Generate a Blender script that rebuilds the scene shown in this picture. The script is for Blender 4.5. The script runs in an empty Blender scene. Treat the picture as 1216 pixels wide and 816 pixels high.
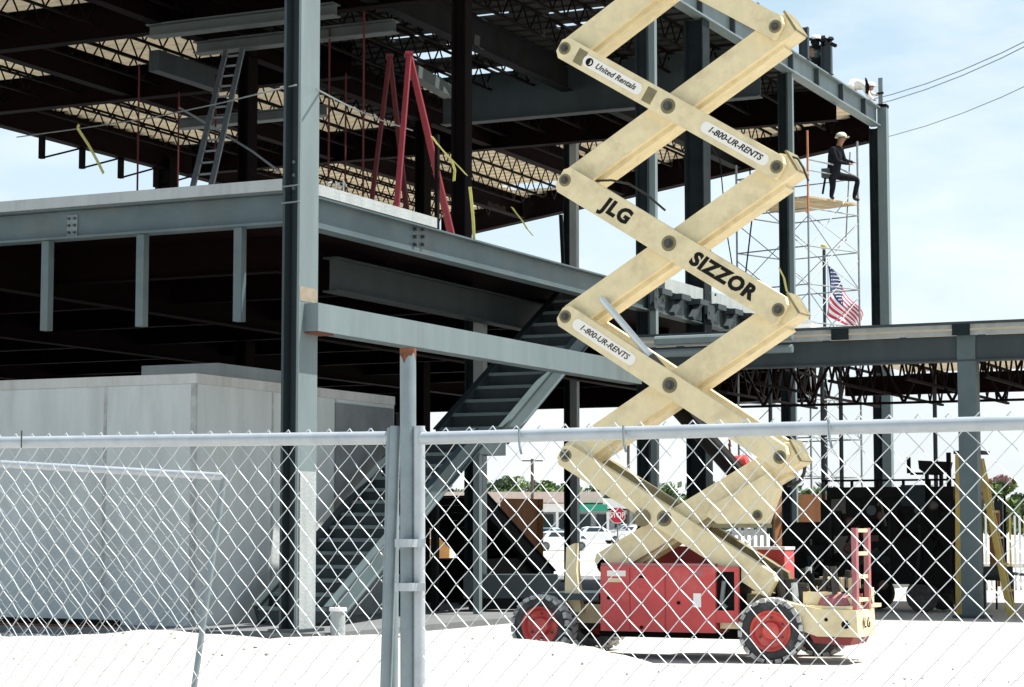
import bpy, bmesh, math, random
from mathutils import Vector, Matrix
random.seed(7)
R = math.radians
C = bpy.context.scene.collection
S = bpy.context.scene

# ------------------------------------------------------------------ camera
F_PX = 2550.0; W_PX, H_PX = 1216.0, 816.0
EYE = Vector((0, 0, 1.6)); YAW = R(25.3); PITCH = math.atan(222/F_PX)
cam = bpy.data.cameras.new('camera'); co = bpy.data.objects.new('camera', cam); C.objects.link(co)
cam.sensor_width = 36; cam.lens = 36*F_PX/W_PX; cam.clip_start = .1; cam.clip_end = 3000
co.location = EYE; co.rotation_euler = (R(90)+PITCH, 0, YAW)
S.camera = co
CM = co.rotation_euler.to_matrix()
FW = Vector((-math.sin(YAW), math.cos(YAW), 0)); RT = Vector((math.cos(YAW), math.sin(YAW), 0))
def at(x, y, X=None, Y=None, Z=None, d=None):
    v = CM @ Vector(((x-W_PX/2)/F_PX, -(y-H_PX/2)/F_PX, -1))
    if X is not None: t = (X-EYE.x)/v.x
    elif Y is not None: t = (Y-EYE.y)/v.y
    elif Z is not None: t = (Z-EYE.z)/v.z
    else: t = d/(v.dot(FW))
    return EYE + v*t
def fl(d, l, z=0): 
    p = FW*d + RT*l; return Vector((p.x, p.y, z))

# ------------------------------------------------------------------ world, sun, exposure
SUN_EL, SUN_AZ = 66.0, 84.0          # azimuth clockwise from the view direction
wd = bpy.data.worlds.new('World'); S.world = wd; wd.use_nodes = True
nt = wd.node_tree; nt.nodes.clear()
out = nt.nodes.new('ShaderNodeOutputWorld'); bg = nt.nodes.new('ShaderNodeBackground')
sky = nt.nodes.new('ShaderNodeTexSky'); sky.sky_type = 'NISHITA'; sky.sun_disc = False
sd = FW*math.cos(R(SUN_AZ)) + RT*math.sin(R(SUN_AZ))
sdir = Vector((sd.x*math.cos(R(SUN_EL)), sd.y*math.cos(R(SUN_EL)), math.sin(R(SUN_EL))))
sky.sun_elevation = R(SUN_EL); sky.sun_rotation = math.atan2(sd.x, sd.y)
sky.dust_density = 2.5; sky.air_density = 1.0
tc = nt.nodes.new('ShaderNodeTexCoord'); mp = nt.nodes.new('ShaderNodeMapping'); mp.inputs['Scale'].default_value = (1.2, 1.2, 3.2)
ns = nt.nodes.new('ShaderNodeTexNoise'); ns.inputs['Scale'].default_value = 3.4; ns.inputs['Detail'].default_value = 7; ns.inputs['Roughness'].default_value = .58
cr = nt.nodes.new('ShaderNodeValToRGB'); cr.color_ramp.elements[0].position = .44; cr.color_ramp.elements[1].position = .74
mx = nt.nodes.new('ShaderNodeMix'); mx.data_type = 'RGBA'
mx.inputs[7].default_value = (4.4, 4.6, 4.7, 1)
ml = nt.nodes.new('ShaderNodeMath'); ml.operation = 'MULTIPLY'; ml.inputs[1].default_value = .92
nt.links.new(tc.outputs['Generated'], mp.inputs[0]); nt.links.new(mp.outputs[0], ns.inputs[0]); nt.links.new(ns.outputs[0], cr.inputs[0])
nt.links.new(cr.outputs[0], ml.inputs[0]); nt.links.new(ml.outputs[0], mx.inputs[0]); 
sx = nt.nodes.new('ShaderNodeSeparateXYZ'); nt.links.new(tc.outputs['Generated'], sx.inputs[0])
gr = nt.nodes.new('ShaderNodeValToRGB'); gr.color_ramp.elements[0].position = .0; gr.color_ramp.elements[0].color = (3.9, 4.1, 4.2, 1)
gr.color_ramp.elements[1].position = .6; gr.color_ramp.elements[1].color = (.9, 1.5, 2.2, 1)
e_ = gr.color_ramp.elements.new(.13); e_.color = (3.0, 3.6, 3.95, 1); e_ = gr.color_ramp.elements.new(.26); e_.color = (2.15, 2.95, 3.45, 1)
nt.links.new(sx.outputs[2], gr.inputs[0])
m0 = nt.nodes.new('ShaderNodeMix'); m0.data_type = 'RGBA'; m0.inputs[0].default_value = .85; nt.links.new(sky.outputs[0], m0.inputs[6]); nt.links.new(gr.outputs[0], m0.inputs[7])
nt.links.new(m0.outputs[2], mx.inputs[6])
nt.links.new(mx.outputs[2], bg.inputs[0]); bg.inputs[1].default_value = .12
nt.links.new(bg.outputs[0], out.inputs[0])
sl = bpy.data.lights.new('sun', 'SUN'); so = bpy.data.objects.new('sun', sl); C.objects.link(so)
sl.energy = 4.6; sl.angle = R(.5); sl.color = (1, .95, .87)
so.rotation_euler = sdir.to_track_quat('Z', 'Y').to_euler(); so.location = (0, 0, 40)
S.view_settings.view_transform = 'Standard'; S.view_settings.look = 'None'
S.view_settings.exposure = 1.1; S.view_settings.gamma = 1; S.view_settings.use_curve_mapping = False

# ------------------------------------------------------------------ materials
def mat(name, col, rough=.7, metal=0, var=.25, scale=3.0, bump=0, dirt=None, dirt_amt=.5, dscale=.7, streak=False, wave=None):
    m = bpy.data.materials.new(name); m.use_nodes = True; t = m.node_tree; b = t.nodes['Principled BSDF']
    b.inputs['Roughness'].default_value = rough; b.inputs['Metallic'].default_value = metal
    g = t.nodes.new('ShaderNodeNewGeometry')
    mpn = t.nodes.new('ShaderNodeMapping'); t.links.new(g.outputs['Position'], mpn.inputs[0])
    if streak: mpn.inputs['Scale'].default_value = (1, 1, .18)
    n = t.nodes.new('ShaderNodeTexNoise'); n.inputs['Scale'].default_value = scale; n.inputs['Detail'].default_value = 6; n.inputs['Roughness'].default_value = .65
    t.links.new(mpn.outputs[0], n.inputs[0])
    r = t.nodes.new('ShaderNodeMapRange'); r.inputs[1].default_value = .3; r.inputs[2].default_value = .7
    r.inputs[3].default_value = 1-var; r.inputs[4].default_value = 1+var; t.links.new(n.outputs[0], r.inputs[0])
    mu = t.nodes.new('ShaderNodeMix'); mu.data_type = 'RGBA'; mu.blend_type = 'MULTIPLY'; mu.inputs[0].default_value = 1
    mu.inputs[6].default_value = (*col, 1); t.links.new(r.outputs[0], mu.inputs[7])
    last = mu.outputs[2]
    if dirt:
        n2 = t.nodes.new('ShaderNodeTexNoise'); n2.inputs['Scale'].default_value = dscale; n2.inputs['Detail'].default_value = 9; n2.inputs['Roughness'].default_value = .7
        t.links.new(mpn.outputs[0], n2.inputs[0])
        r2 = t.nodes.new('ShaderNodeMapRange'); r2.inputs[1].default_value = .5; r2.inputs[2].default_value = .66; r2.inputs[4].default_value = dirt_amt
        t.links.new(n2.outputs[0], r2.inputs[0])
        m2 = t.nodes.new('ShaderNodeMix'); m2.data_type = 'RGBA'; m2.inputs[7].default_value = (*dirt, 1)
        t.links.new(r2.outputs[0], m2.inputs[0]); t.links.new(last, m2.inputs[6]); last = m2.outputs[2]
    t.links.new(last, b.inputs['Base Color'])
    if bump:
        bp = t.nodes.new('ShaderNodeBump'); bp.inputs['Strength'].default_value = bump; bp.inputs['Distance'].default_value = .05
        n3 = t.nodes.new('ShaderNodeTexNoise'); n3.inputs['Scale'].default_value = scale*6; n3.inputs['Detail'].default_value = 5
        t.links.new(g.outputs['Position'], n3.inputs[0]); t.links.new(n3.outputs[0], bp.inputs['Height']); t.links.new(bp.outputs[0], b.inputs['Normal'])
    return m
M = dict(
 ground=mat('pale_sand', (.40,.385,.36), .95, 0, .08, .8, .3, (.34,.325,.30), .3, .35),
 conc_r=mat('shaded_concrete', (.17,.185,.19), .9, 0, .2, 2),
 wire_d=mat('dull_wire', (.30,.33,.34), .6, .2, .1, 30),
 patch=mat('tan_primer', (.26,.22,.165), .8, 0, .2, 6),
 pebble=mat('pebbles', (.33,.32,.30), .9, 0, .4, 30),
 slabg=mat('ground_slab', (.13,.14,.145), .9, 0, .12, 1.2, .1, (.10,.10,.10), .4),
 asphalt=mat('asphalt', (.30,.30,.29), .95, 0, .15, .6),
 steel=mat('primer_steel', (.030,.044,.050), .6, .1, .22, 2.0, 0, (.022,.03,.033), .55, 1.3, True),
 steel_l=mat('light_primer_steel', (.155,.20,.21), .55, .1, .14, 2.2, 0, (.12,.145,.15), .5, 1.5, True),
 steel_e=mat('edge_beam_steel', (.072,.106,.116), .55, .1, .22, 1.1, 0, (.13,.125,.10), .4, .9),
 steel_d=mat('dark_steel', (.014,.016,.017), .8, .1, .3, 2.0),
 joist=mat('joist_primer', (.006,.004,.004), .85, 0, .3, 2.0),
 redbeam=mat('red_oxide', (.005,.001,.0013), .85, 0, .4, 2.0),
 deck=mat('lit_deck', (.70,.60,.42), .65, .0, .15, 1.5, 0, (.36,.31,.22), .5, .5),
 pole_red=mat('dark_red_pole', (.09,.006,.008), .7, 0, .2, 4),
 deck_k=mat('shaded_deck', (.035,.036,.035), .8, 0, .2, 2),  # darkened copy of the deck for the roof bays left in shade
 steel_k=mat('dark_column_steel', (.016,.023,.026), .7, 0, .3, 2.0),
 hung=mat('hung_beam_steel', (.085,.105,.105), .5, 0, .2, 1.5),
 brown=mat('brown_machine', (.05,.022,.014), .7, 0, .4, 3),
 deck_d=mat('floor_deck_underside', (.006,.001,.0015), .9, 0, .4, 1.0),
 conc=mat('concrete', (.47,.51,.51), .9, 0, .12, 1.4, .25, (.30,.32,.32), .45, .8, True),
 conc_w=mat('slab_edge_concrete', (.33,.365,.37), .9, 0, .18, 4, .2, (.3,.31,.3), .6, 2.0, True),
 conc_d=mat('concrete_top_band', (.45,.46,.45), .9, 0, .1, 3, .2, (.27,.25,.21), .5, 1.6, True),
 joint=mat('pour_joint', (.33,.34,.335), .9, 0, .3, 5),
 cream=mat('cream_paint', (.70,.60,.37), .55, 0, .10, 5, 0, (.40,.31,.17), .38, 2.6),
 cream_w=mat('sticker_white', (.80,.78,.72), .5, 0, .03),
 olive=mat('dark_olive', (.20,.17,.085), .6, 0, .3, 6),
 red=mat('lift_red', (.50,.055,.055), .55, 0, .2, 2, 0, (.60,.22,.19), .5, 1.2),
 red_d=mat('dark_red', (.25,.03,.03), .6, 0, .2, 2),
 rim=mat('rim_red', (.56,.07,.06), .5, 0, .15, 4, 0, (.60,.30,.24), .4, 4),
 pinkred=mat('faded_red', (.36,.12,.13), .6, 0, .2, 4),
 ladder_red=mat('ladder_red', (.20,.010,.018), .5, 0, .2, 4),
 tyre=mat('tyre_rubber', (.035,.035,.036), .85, 0, .3, 6, .3, (.16,.15,.14), .5, 3),
 tread=mat('worn_tread', (.42,.42,.41), .95, 0, .4, 9, .3, (.06,.06,.06), .6, 5),
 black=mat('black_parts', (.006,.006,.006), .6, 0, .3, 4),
 grease=mat('greasy_metal', (.045,.04,.034), .5, .3, .5, 12),
 chrome=mat('cylinder_rod', (.55,.60,.62), .35, .3, .1, 3),
 galv=mat('galvanised_pipe', (.40,.44,.47), .45, .35, .12, 12, 0, (.42,.45,.47), .6, 6),
 galv_d=mat('weathered_pipe', (.20,.25,.27), .5, .3, .15, 8, 0, (.25,.28,.29), .6, 4),
 wire=mat('galvanised_wire', (.55,.59,.61), .45, .2, .1, 30),
 rust=mat('rust', (.13,.045,.022), .95, 0, .6, 40),
 bolt=mat('bolt_steel', (.07,.07,.06), .5, .4, .3, 20),
 ink=mat('black_lettering', (.012,.012,.012), .6, 0, 0),
 white=mat('white_paint', (.8,.8,.78), .5, 0, .03),
 alu=mat('aluminium', (.16,.18,.19), .45, .3, .2, 6),
 tape=mat('caution_tape', (.62,.58,.18), .6, 0, .1, 10),
 rope=mat('pale_rope', (.22,.235,.235), .8, 0, .2, 10),
 wood=mat('plywood', (.30,.13,.055), .8, 0, .25, 3, 0, (.17,.07,.03), .5, 1.2, True),
 wood_l=mat('pale_wood', (.62,.34,.12), .8, 0, .2, 4, 0, (.7,.5,.35), .4, 1.5),
 plank=mat('scaffold_planks', (.50,.38,.22), .8, 0, .25, 3),
 scaf=mat('scaffold_tube', (.30,.33,.33), .5, .2, .2, 6),
 scaf_o=mat('orange_tube', (.55,.22,.10), .6, 0, .2, 6),
 yellow=mat('yellow_fibreglass', (.45,.33,.08), .6, 0, .2, 6),
 cloth_d=mat('dark_clothes', (.016,.017,.022), .95, 0, .3, 6),
 cloth_w=mat('white_shirt', (.72,.72,.70), .95, 0, .08, 6),
 cloth_t=mat('teal_overalls', (.05,.09,.10), .95, 0, .2, 6),
 jeans=mat('jeans', (.05,.06,.09), .95, 0, .2, 6),
 skin=mat('skin', (.32,.16,.10), .6, 0, .1, 10),
 hat=mat('hard_hat_pale', (.50,.55,.42), .4, 0, .05),
 hat_w=mat('hard_hat_white', (.75,.75,.73), .4, 0, .03),
 leather=mat('tool_belt', (.07,.10,.11), .9, 0, .2, 10),
 boot=mat('boots', (.05,.035,.02), .9, 0, .2, 8),
 fred=mat('flag_red', (.55,.03,.08), .8, 0, .05),
 fwhite=mat('flag_white', (.8,.8,.8), .8, 0, .03),
 fblue=mat('flag_blue', (.03,.05,.14), .8, 0, .1),
 sred=mat('stop_red', (.50,.01,.03), .5, 0, .05),
 carw=mat('white_car_paint', (.78,.79,.80), .25, 0, .02),
 carb=mat('pale_blue_car_paint', (.35,.50,.55), .25, 0, .02),
 carg=mat('silver_car_paint', (.45,.47,.48), .25, .3, .02),
 glass=mat('dark_glass', (.02,.035,.045), .1, 0, .1),
 green=mat('green_fascia', (.02,.33,.20), .6, 0, .06),
 pink=mat('pale_fascia', (.66,.52,.45), .8, 0, .08),
 grey=mat('grey_storefront', (.40,.44,.45), .8, 0, .1),
 leaf=mat('leaves', (.055,.095,.045), .8, 0, .45, 1.0),
 leaf2=mat('light_leaves', (.13,.20,.06), .8, 0, .4, 1.0),
 blossom=mat('pink_blossom', (.42,.26,.27), .8, 0, .3, 4),
 bark=mat('bark', (.10,.075,.055), .9, 0, .3, 6),
 hose=mat('black_hose', (.01,.01,.01), .5, 0, 0),
)

for k_ in ('joist','redbeam','deck_d','black','steel_d','ink','steel_k','deck_k','cloth_d'):
    M[k_].node_tree.nodes['Principled BSDF'].inputs['Specular IOR Level'].default_value = .08
# translucency added so the deck in the bright bays glows as if sunlit
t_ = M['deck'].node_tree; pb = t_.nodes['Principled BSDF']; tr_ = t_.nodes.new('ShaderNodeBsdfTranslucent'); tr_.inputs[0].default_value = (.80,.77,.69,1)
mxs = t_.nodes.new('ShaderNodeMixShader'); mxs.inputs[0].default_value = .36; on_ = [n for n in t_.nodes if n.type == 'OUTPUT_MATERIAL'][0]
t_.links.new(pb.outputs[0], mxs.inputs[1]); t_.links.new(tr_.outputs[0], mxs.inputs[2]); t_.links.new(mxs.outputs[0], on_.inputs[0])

# ------------------------------------------------------------------ mesh helpers
class MB:
    def __init__(s): s.v = []; s.f = []; s.mi = []; s.cuts = []
    def add(s, vs, fs, mi=0):
        n = len(s.v); s.cuts.append((n, len(s.f))); s.v += [Vector(v) for v in vs]; s.f += [tuple(n+i for i in f) for f in fs]; s.mi += [mi]*len(fs); return s
    def box(s, x0, x1, y0, y1, z0, z1, mi=0):
        x0, x1 = sorted((x0, x1)); y0, y1 = sorted((y0, y1)); z0, z1 = sorted((z0, z1))
        return s.add([(x0,y0,z0),(x1,y0,z0),(x1,y1,z0),(x0,y1,z0),(x0,y0,z1),(x1,y0,z1),(x1,y1,z1),(x0,y1,z1)],
            [(0,3,2,1),(4,5,6,7),(0,1,5,4),(1,2,6,5),(2,3,7,6),(3,0,4,7)], mi)
    def bar(s, p, q, w, h, up=(0,0,1), off=(0,0), mi=0):
        """box from p to q; w across, h along up; off = shift across/up"""
        p = Vector(p); q = Vector(q); d = (q-p).normalized(); u = Vector(up); u = u - d*u.dot(d)
        if u.length < 1e-4: u = Vector((1,0,0)) - d*d.x
        u.normalize(); r = d.cross(u); vs = []
        for e in (p, q):
            for a, b in ((-1,-1),(1,-1),(1,1),(-1,1)):
                vs.append(e + r*(off[0]+a*w/2) + u*(off[1]+b*h/2))
        return s.add(vs, [(0,1,2,3),(7,6,5,4),(0,4,5,1),(1,5,6,2),(2,6,7,3),(3,7,4,0)], mi)
    def tube(s, pts, r, n=8, mi=0, caps=True, r2=None):
        pts = [Vector(p) for p in pts]; m = len(pts); rings = []; vs = []; fs = []; u = None
        for i, p in enumerate(pts):
            d = (pts[min(i+1, m-1)]-pts[max(i-1, 0)]).normalized()
            if u is None: u = Vector((0,0,1)) if abs(d.z) < .9 else Vector((1,0,0))
            u = u-d*u.dot(d); u.normalize(); w = d.cross(u)
            rr = r if r2 is None else r+(r2-r)*i/(m-1)
            for k in range(n):
                a = 2*math.pi*k/n; vs.append(p+u*rr*math.cos(a)+w*rr*math.sin(a))
        for i in range(m-1):
            for k in range(n):
                k2 = (k+1) % n; fs.append((i*n+k, i*n+k2, (i+1)*n+k2, (i+1)*n+k))
        if caps: fs.append(tuple(range(n-1, -1, -1))); fs.append(tuple((m-1)*n+k for k in range(n)))
        return s.add(vs, fs, mi)
    def ibeam(s, p, q, h, w, tf=.03, tw=.02, up=(0,0,1), mi=0):
        s.bar(p, q, w, tf, up, (0, h/2-tf/2), mi); s.bar(p, q, w, tf, up, (0, -h/2+tf/2), mi); s.bar(p, q, tw, h-2*tf, up, (0,0), mi); return s
    def prism(s, poly, a, b, mi=0):
        """poly of 3D points at one face, extruded by vector b-a"""
        o = Vector(b)-Vector(a); n = len(poly); vs = [Vector(p) for p in poly]+[Vector(p)+o for p in poly]
        fs = [tuple(range(n)), tuple(range(2*n-1, n-1, -1))]+[(i, i+n, (i+1)%n+n, (i+1)%n) for i in range(n)]
        return s.add(vs, fs, mi)
    def lathe(s, c, ax, prof, n=32, mi=0, closed=True):
        c = Vector(c); ax = Vector(ax).normalized(); u = Vector((0,0,1)); u = (u-ax*u.dot(ax)).normalized() if abs(ax.z) < .99 else Vector((1,0,0)); w = ax.cross(u)
        vs = []; m = len(prof)
        for k in range(n):
            a = 2*math.pi*k/n; e = u*math.cos(a)+w*math.sin(a)
            for (r, t) in prof: vs.append(c+e*r+ax*t)
        fs = []
        for k in range(n):
            k2 = (k+1) % n
            for j in range(m-1 if not closed else m):
                j2 = (j+1) % m; fs.append((k*m+j, k2*m+j, k2*m+j2, k*m+j2))
        return s.add(vs, fs, mi)
    def build(s, name, mats, parent=None, smooth=False, fixn=True):
        me = bpy.data.meshes.new(name); L = wloc(parent) if parent else Vector((0,0,0))
        me.from_pydata([v-L for v in s.v], [], s.f)
        if not isinstance(mats, (list, tuple)): mats = [mats]
        for m in mats: me.materials.append(m)
        if len(mats) > 1:
            for p, i in zip(me.polygons, s.mi): p.material_index = i
        if fixn:
            bm = bmesh.new(); bm.from_mesh(me); bmesh.ops.recalc_face_normals(bm, faces=bm.faces); bm.to_mesh(me); bm.free()
        if smooth:
            me.polygons.foreach_set('use_smooth', [True]*len(me.polygons))
            try: me.set_sharp_from_angle(angle=R(40))
            except Exception: pass
        o = bpy.data.objects.new(name, me); C.objects.link(o)
        if parent: o.parent = parent
        return o
def each(b, name, mats, parent, smooth=False):
    cs = b.cuts+[(len(b.v), len(b.f))]
    for (v0, f0), (v1, f1) in zip(cs, cs[1:]):
        q = MB(); q.v = b.v[v0:v1]; q.f = [tuple(i-v0 for i in f) for f in b.f[f0:f1]]; q.mi = b.mi[f0:f1]; q.build(name, mats, parent, smooth)
def wloc(o):
    v = Vector((0,0,0))
    while o: v = v+o.location; o = o.parent
    return v
def thing(name, label, cat, loc=(0,0,0), group=None):
    o = bpy.data.objects.new(name, None); C.objects.link(o); o.location = loc; o.empty_display_size = .3
    o['label'] = label; o['category'] = cat
    if group: o['group'] = group
    return o
def tag(o, label, cat, group=None):
    o['label'] = label; o['category'] = cat
    if group: o['group'] = group
    return o
def struct(o): o['kind'] = 'structure'; return o
def rebase(o, loc):
    """origin of a single-mesh thing to its base"""
    loc = Vector(loc); o.data.transform(Matrix.Translation(-loc)); o.location = loc; return o
def text(s, body, p, xd, yd, size, mi=0, shear=0, bold=0, center=True, xs=1.0, sp=1.0):
    cu = bpy.data.curves.new('t', 'FONT'); cu.body = body; cu.size = size; cu.shear = shear; cu.offset = bold; cu.space_character = sp
    cu.extrude = .0015; cu.resolution_u = 3
    if center: cu.align_x = 'CENTER'; cu.align_y = 'CENTER'
    ob = bpy.data.objects.new('t', cu); C.objects.link(ob)
    me = bpy.data.meshes.new_from_object(ob.evaluated_get(bpy.context.evaluated_depsgraph_get()))
    xd = Vector(xd).normalized(); yd = Vector(yd).normalized(); zd = xd.cross(yd)
    s.add([Vector(p)+xd*v.co.x*xs+yd*v.co.y+zd*v.co.z for v in me.vertices], [tuple(f.vertices) for f in me.polygons], mi)
    bpy.data.objects.remove(ob); bpy.data.curves.remove(cu); bpy.data.meshes.remove(me)
    return s

# ------------------------------------------------------------------ ground
BERM = [(-400,.50),(0,.50),(60,.50),(120,.53),(190,.57),(260,.53),(330,.48),(420,.49),(500,.50),(560,.49),(620,.48),(660,.45),(700,.40),(740,.30),(780,.20),(850,.12),(950,.08),(1060,.05),(1250,.05),(1600,.1)]
def lerp(tab, x):
    if x <= tab[0][0]: return tab[0][1]
    for (a, b), (c, e) in zip(tab, tab[1:]):
        if x <= c:
            t = (x-a)/(c-a); t = t*t*(3-2*t); return b+(e-b)*t
    return tab[-1][1]
def sn(x, y): return math.sin(x*1.7+y*.6)*math.sin(y*1.3-x*.4)+.5*math.sin(x*4.1+1)*math.sin(y*3.7+x)
RG = random.Random(5)
def gz(d, l):
    px = 608+F_PX*l/max(d, 5)
    h = lerp(BERM, px)*math.exp(-((d-22.6)/1.0)**2)
    h += .018*sn(l, d)*math.exp(-((d-22.5)/2.2)**2)
    if 20 < d < 25.5 and abs(l) < 9.5: h += RG.uniform(-.007, .009)*(1 if l < 3 else .6)
    if d > 150: h += .9*min(1, (d-150)/60)
    return h
mb = MB(); ds = [-60, -20, 0, 5, 10, 14, 17, 19, 20]; x = 20.0
while x < 25.5: x += .17; ds.append(x)
ds += [26, 27, 28, 30, 34, 40, 60, 100, 150, 165, 180, 195, 210, 300, 600, 1500, 2800]
ls = [-2500, -600, -120, -40, -20, -12]; x = -9.0
while x < 9: ls.append(x); x += .17
ls += [9, 12, 20, 40, 120, 600, 2500]
nl = len(ls)
mb.add([fl(d, l, gz(d, l)) for d in ds for l in ls], [(i*nl+j, i*nl+j+1, (i+1)*nl+j+1, (i+1)*nl+j) for i in range(len(ds)-1) for j in range(nl-1)])
struct(mb.build('ground', M['ground'], smooth=True))
b = MB(); rg = random.Random(11)
for k in range(240):
    d_ = rg.uniform(21.7, 23.2) if rg.random() < .7 else rg.uniform(23, 32); l_ = rg.uniform(-6, 7); r_ = rg.uniform(.006, .022); c_ = fl(d_, l_, gz(d_, l_)+r_*.3)
    b.lathe(c_, (rg.uniform(-.3,.3), rg.uniform(-.3,.3), 1), [(0,-r_*.5),(r_*rg.uniform(.7,1.2),-r_*.1),(r_*.7,r_*.4),(0,r_*.55)], 5, closed=False)
o = b.build('gravel', M['pebble']); tag(o, 'scattered small stones on the white ground in front', 'gravel'); o['kind'] = 'stuff'
XF, YN, XL = -16.6, 27.5, -38.0
mb = MB().box(-60, XF+.6, YN-.2, 66, -.3, .10)
struct(mb.build('concrete_pad', M['slabg']))
mb = MB(); P = [fl(112, -60), fl(112, 80), fl(148, 80), fl(148, -60)]
mb.prism([p+Vector((0,0,.004)) for p in P], (0,0,0), (0,0,.02)); struct(mb.build('road', M['asphalt']))

# ------------------------------------------------------------------ steel building
B = thing('steel_building', 'unfinished grey steel frame building with raised floor slab and open roof behind the lift', 'building', (XF, YN, 0))
zS = at(375, 219, X=XF).z            # slab top
zSb = at(375, 233, X=XF).z           # slab underside
zB = at(374, 270.5, X=XF).z          # edge beam bottom
zR = at(1042, 129, X=XF).z; zRb = at(1039.5, 150, X=XF).z
print('z', zS, zSb, zB, zR, zRb)
YC1 = at(1042, 200, X=XF).y
def hcol(x, y, z0, z1, w=.3, dep=.3, tube=0, m=None, ml=None, lab=None):
    """column: flanges face +-X, web between, optional square tube on its right"""
    m = m or M['steel_k']  # H part darkened: shade in the column recess put into the steel
    b = MB(); b.box(x-w/2, x-w/2+.035, y-dep/2, y+dep/2, z0, z1); b.box(x-w/2+.035, x+w/2-.035, y-.02, y+.02, z0, z1)
    b.box(x+w/2-.035, x+w/2, y-dep/2, y+dep/2, z0, z1, 1)
    if z0 < 1: b.box(x-w/2-.08, x+w/2+.08, y-dep/2-.08, y+dep/2+.08, z0+.1, z0+.14)
    o = b.build('column', [m, ml or M['steel'] if tube else m], B)
    if tube:
        MB().box(x+w/2+.003, x+w/2+tube, y-dep/2+.02, y-dep/2+.02+tube, z0+.14 if z0 < 1 else z0, z1+.25).build('tube_column', M['steel_l'], o)  # lighter steel stands for the sunlit half of the column
        MB().tube([(x-w/2-.01, y-dep/2-.01, z0+1.4), (x+w/2+tube, y-dep/2-.01, z0+1.42)], .012, 5).build('strap', M['rope'], o)
    return o
# corner column: web recess on the left, right flange in lighter steel, sunlight put into its colour
c0 = at(353, 600, Y=YN-.05)
cx = c0.x
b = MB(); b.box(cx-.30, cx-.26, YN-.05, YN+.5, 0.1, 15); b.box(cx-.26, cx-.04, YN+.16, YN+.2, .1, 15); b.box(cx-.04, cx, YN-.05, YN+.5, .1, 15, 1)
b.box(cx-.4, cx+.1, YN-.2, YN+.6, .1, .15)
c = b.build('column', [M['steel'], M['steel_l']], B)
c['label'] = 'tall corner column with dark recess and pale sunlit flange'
b = MB()
for zz in (zS-.12, zB+.3): b.tube([(cx-.31, YN-.065, zz), (cx+.01, YN-.065, zz+.01)], .014, 6)
for i in range(3):
    for dx in (-.22, -.12): b.tube([(cx+dx, YN+.12, zB+.55+i*.2), (cx+dx, YN+.17, zB+.55+i*.2)], .028, 8)
each(b, 'bolt', M['steel_l'], c)
MB().box(cx-.01, cx+.004, YN-.03, YN+.48, at(362, 358, X=cx).z, at(362, 341, X=cx).z).build('primer_patch', M['patch'], c)
# left face edge beam + slab edge
b = MB(); b.bar((cx-.3, YN+.12, (zB+.02)), (-60, YN+.12, zB+.02), .3, .035); b.bar((cx-.3, YN+.12, zSb-.01), (-60, YN+.12, zSb-.01), .3, .03)
b.box(-60, cx-.3, YN+.11, YN+.13, zB+.04, zSb-.03); b.build('edge_beam', M['steel_e'], B)
o = MB().box(-60, cx-.3, YN-.08, YN+.25, zSb+.01, zS+.0).build('slab_edge', M['conc_w'], B)
# bolted plate near the left
pp = at(86, 268, Y=YN+.1); b = MB().box(pp.x-.1, pp.x+.1, YN+.09, YN+.108, pp.z-.17, pp.z+.17)
o = b.build('splice_plate', M['steel_l'], B); b = MB()
for i in (-1, 0, 1):
    for j in (-1, 1): b.tube([(pp.x+j*.055, YN+.05, pp.z+i*.11), (pp.x+j*.055, YN+.092, pp.z+i*.11)], .022, 8)
each(b, 'bolt', M['bolt'], o)
# hangers under it
for px, yb in ((55, 393), (168, 388), (284, 382)):
    p = at(px, yb, Y=YN+.08)
    MB().box(p.x-.07, p.x+.07, YN+.01, YN+.15, p.z, zB-.005).build('hanger_post', M['steel_e'], B)
# right face edge beam: from the corner column to the joint and on
YE = at(765, 300, X=XF).y
b = MB(); b.ibeam((XF-.1, YN+.5, (zB+zSb)/2), (XF-.1, YE+8.6, (zB+zSb)/2), zSb-zB, .28, .03, .02); b.build('edge_beam', M['steel_e'], B)
ya = at(516, 262, X=XF).y
o = MB().box(XF-.5, XF+.05, YN+.5, ya, zSb+.01, zS).build('slab_edge', M['conc_w'], B)
yb_ = at(787, 338, X=XF).y; yc_ = at(925, 375, X=XF).y
o = MB().box(XF-.5, XF+.05, yb_, yc_+3, zSb+.02, zS+.12).build('slab_edge', M['conc_w'], B)
b = MB()
for px in (519, 528): 
    for i in range(3):
        p = at(px-22, 272+i*9, X=XF); b.tube([(XF-.02, p.y, p.z), (XF-.09, p.y, p.z)], .03, 8)
each(b, 'bolt', M['bolt'], B)
# stiffened outrigger brackets beyond the second column
for k in range(7):
    y0 = YE+.5+k*1.15
    b = MB(); b.box(XF+.05, XF+.07, y0, y0+.45, zB+.05, zSb)
    b.bar((XF+.15, y0+.1, zSb-.1), (XF+.12, y0-.35, zB+.03), .12, .10); b.bar((XF+.1, y0-.1, zSb-.06), (XF+.1, y0+.45, zSb-.06), .3, .12)
    b.build('bracket', M['steel'], B)
# inner beam parallel to the right face
MB().ibeam((-18.9, at(392, 310, X=-18.9).y, zB-.12), (-18.9, YE+1.5, zB-.12), .62, .3).build('floor_beam', M['steel'], B)
for px in (766, 829):
    y = at(px, 300, X=XF-.15).y; o = MB().box(XF+.16, XF+.175, y-.3, y+.3, zB+.1, zSb-.05).build('splice_plate', M['steel'], B)
    bb_ = MB()
    for i in range(3):
        for j in (-1, 1): bb_.tube([(XF+.17, y+j*.2, zB+.25+i*.22), (XF+.2, y+j*.2, zB+.25+i*.22)], .03, 8)
    each(bb_, 'bolt', M['bolt'], o)
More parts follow.
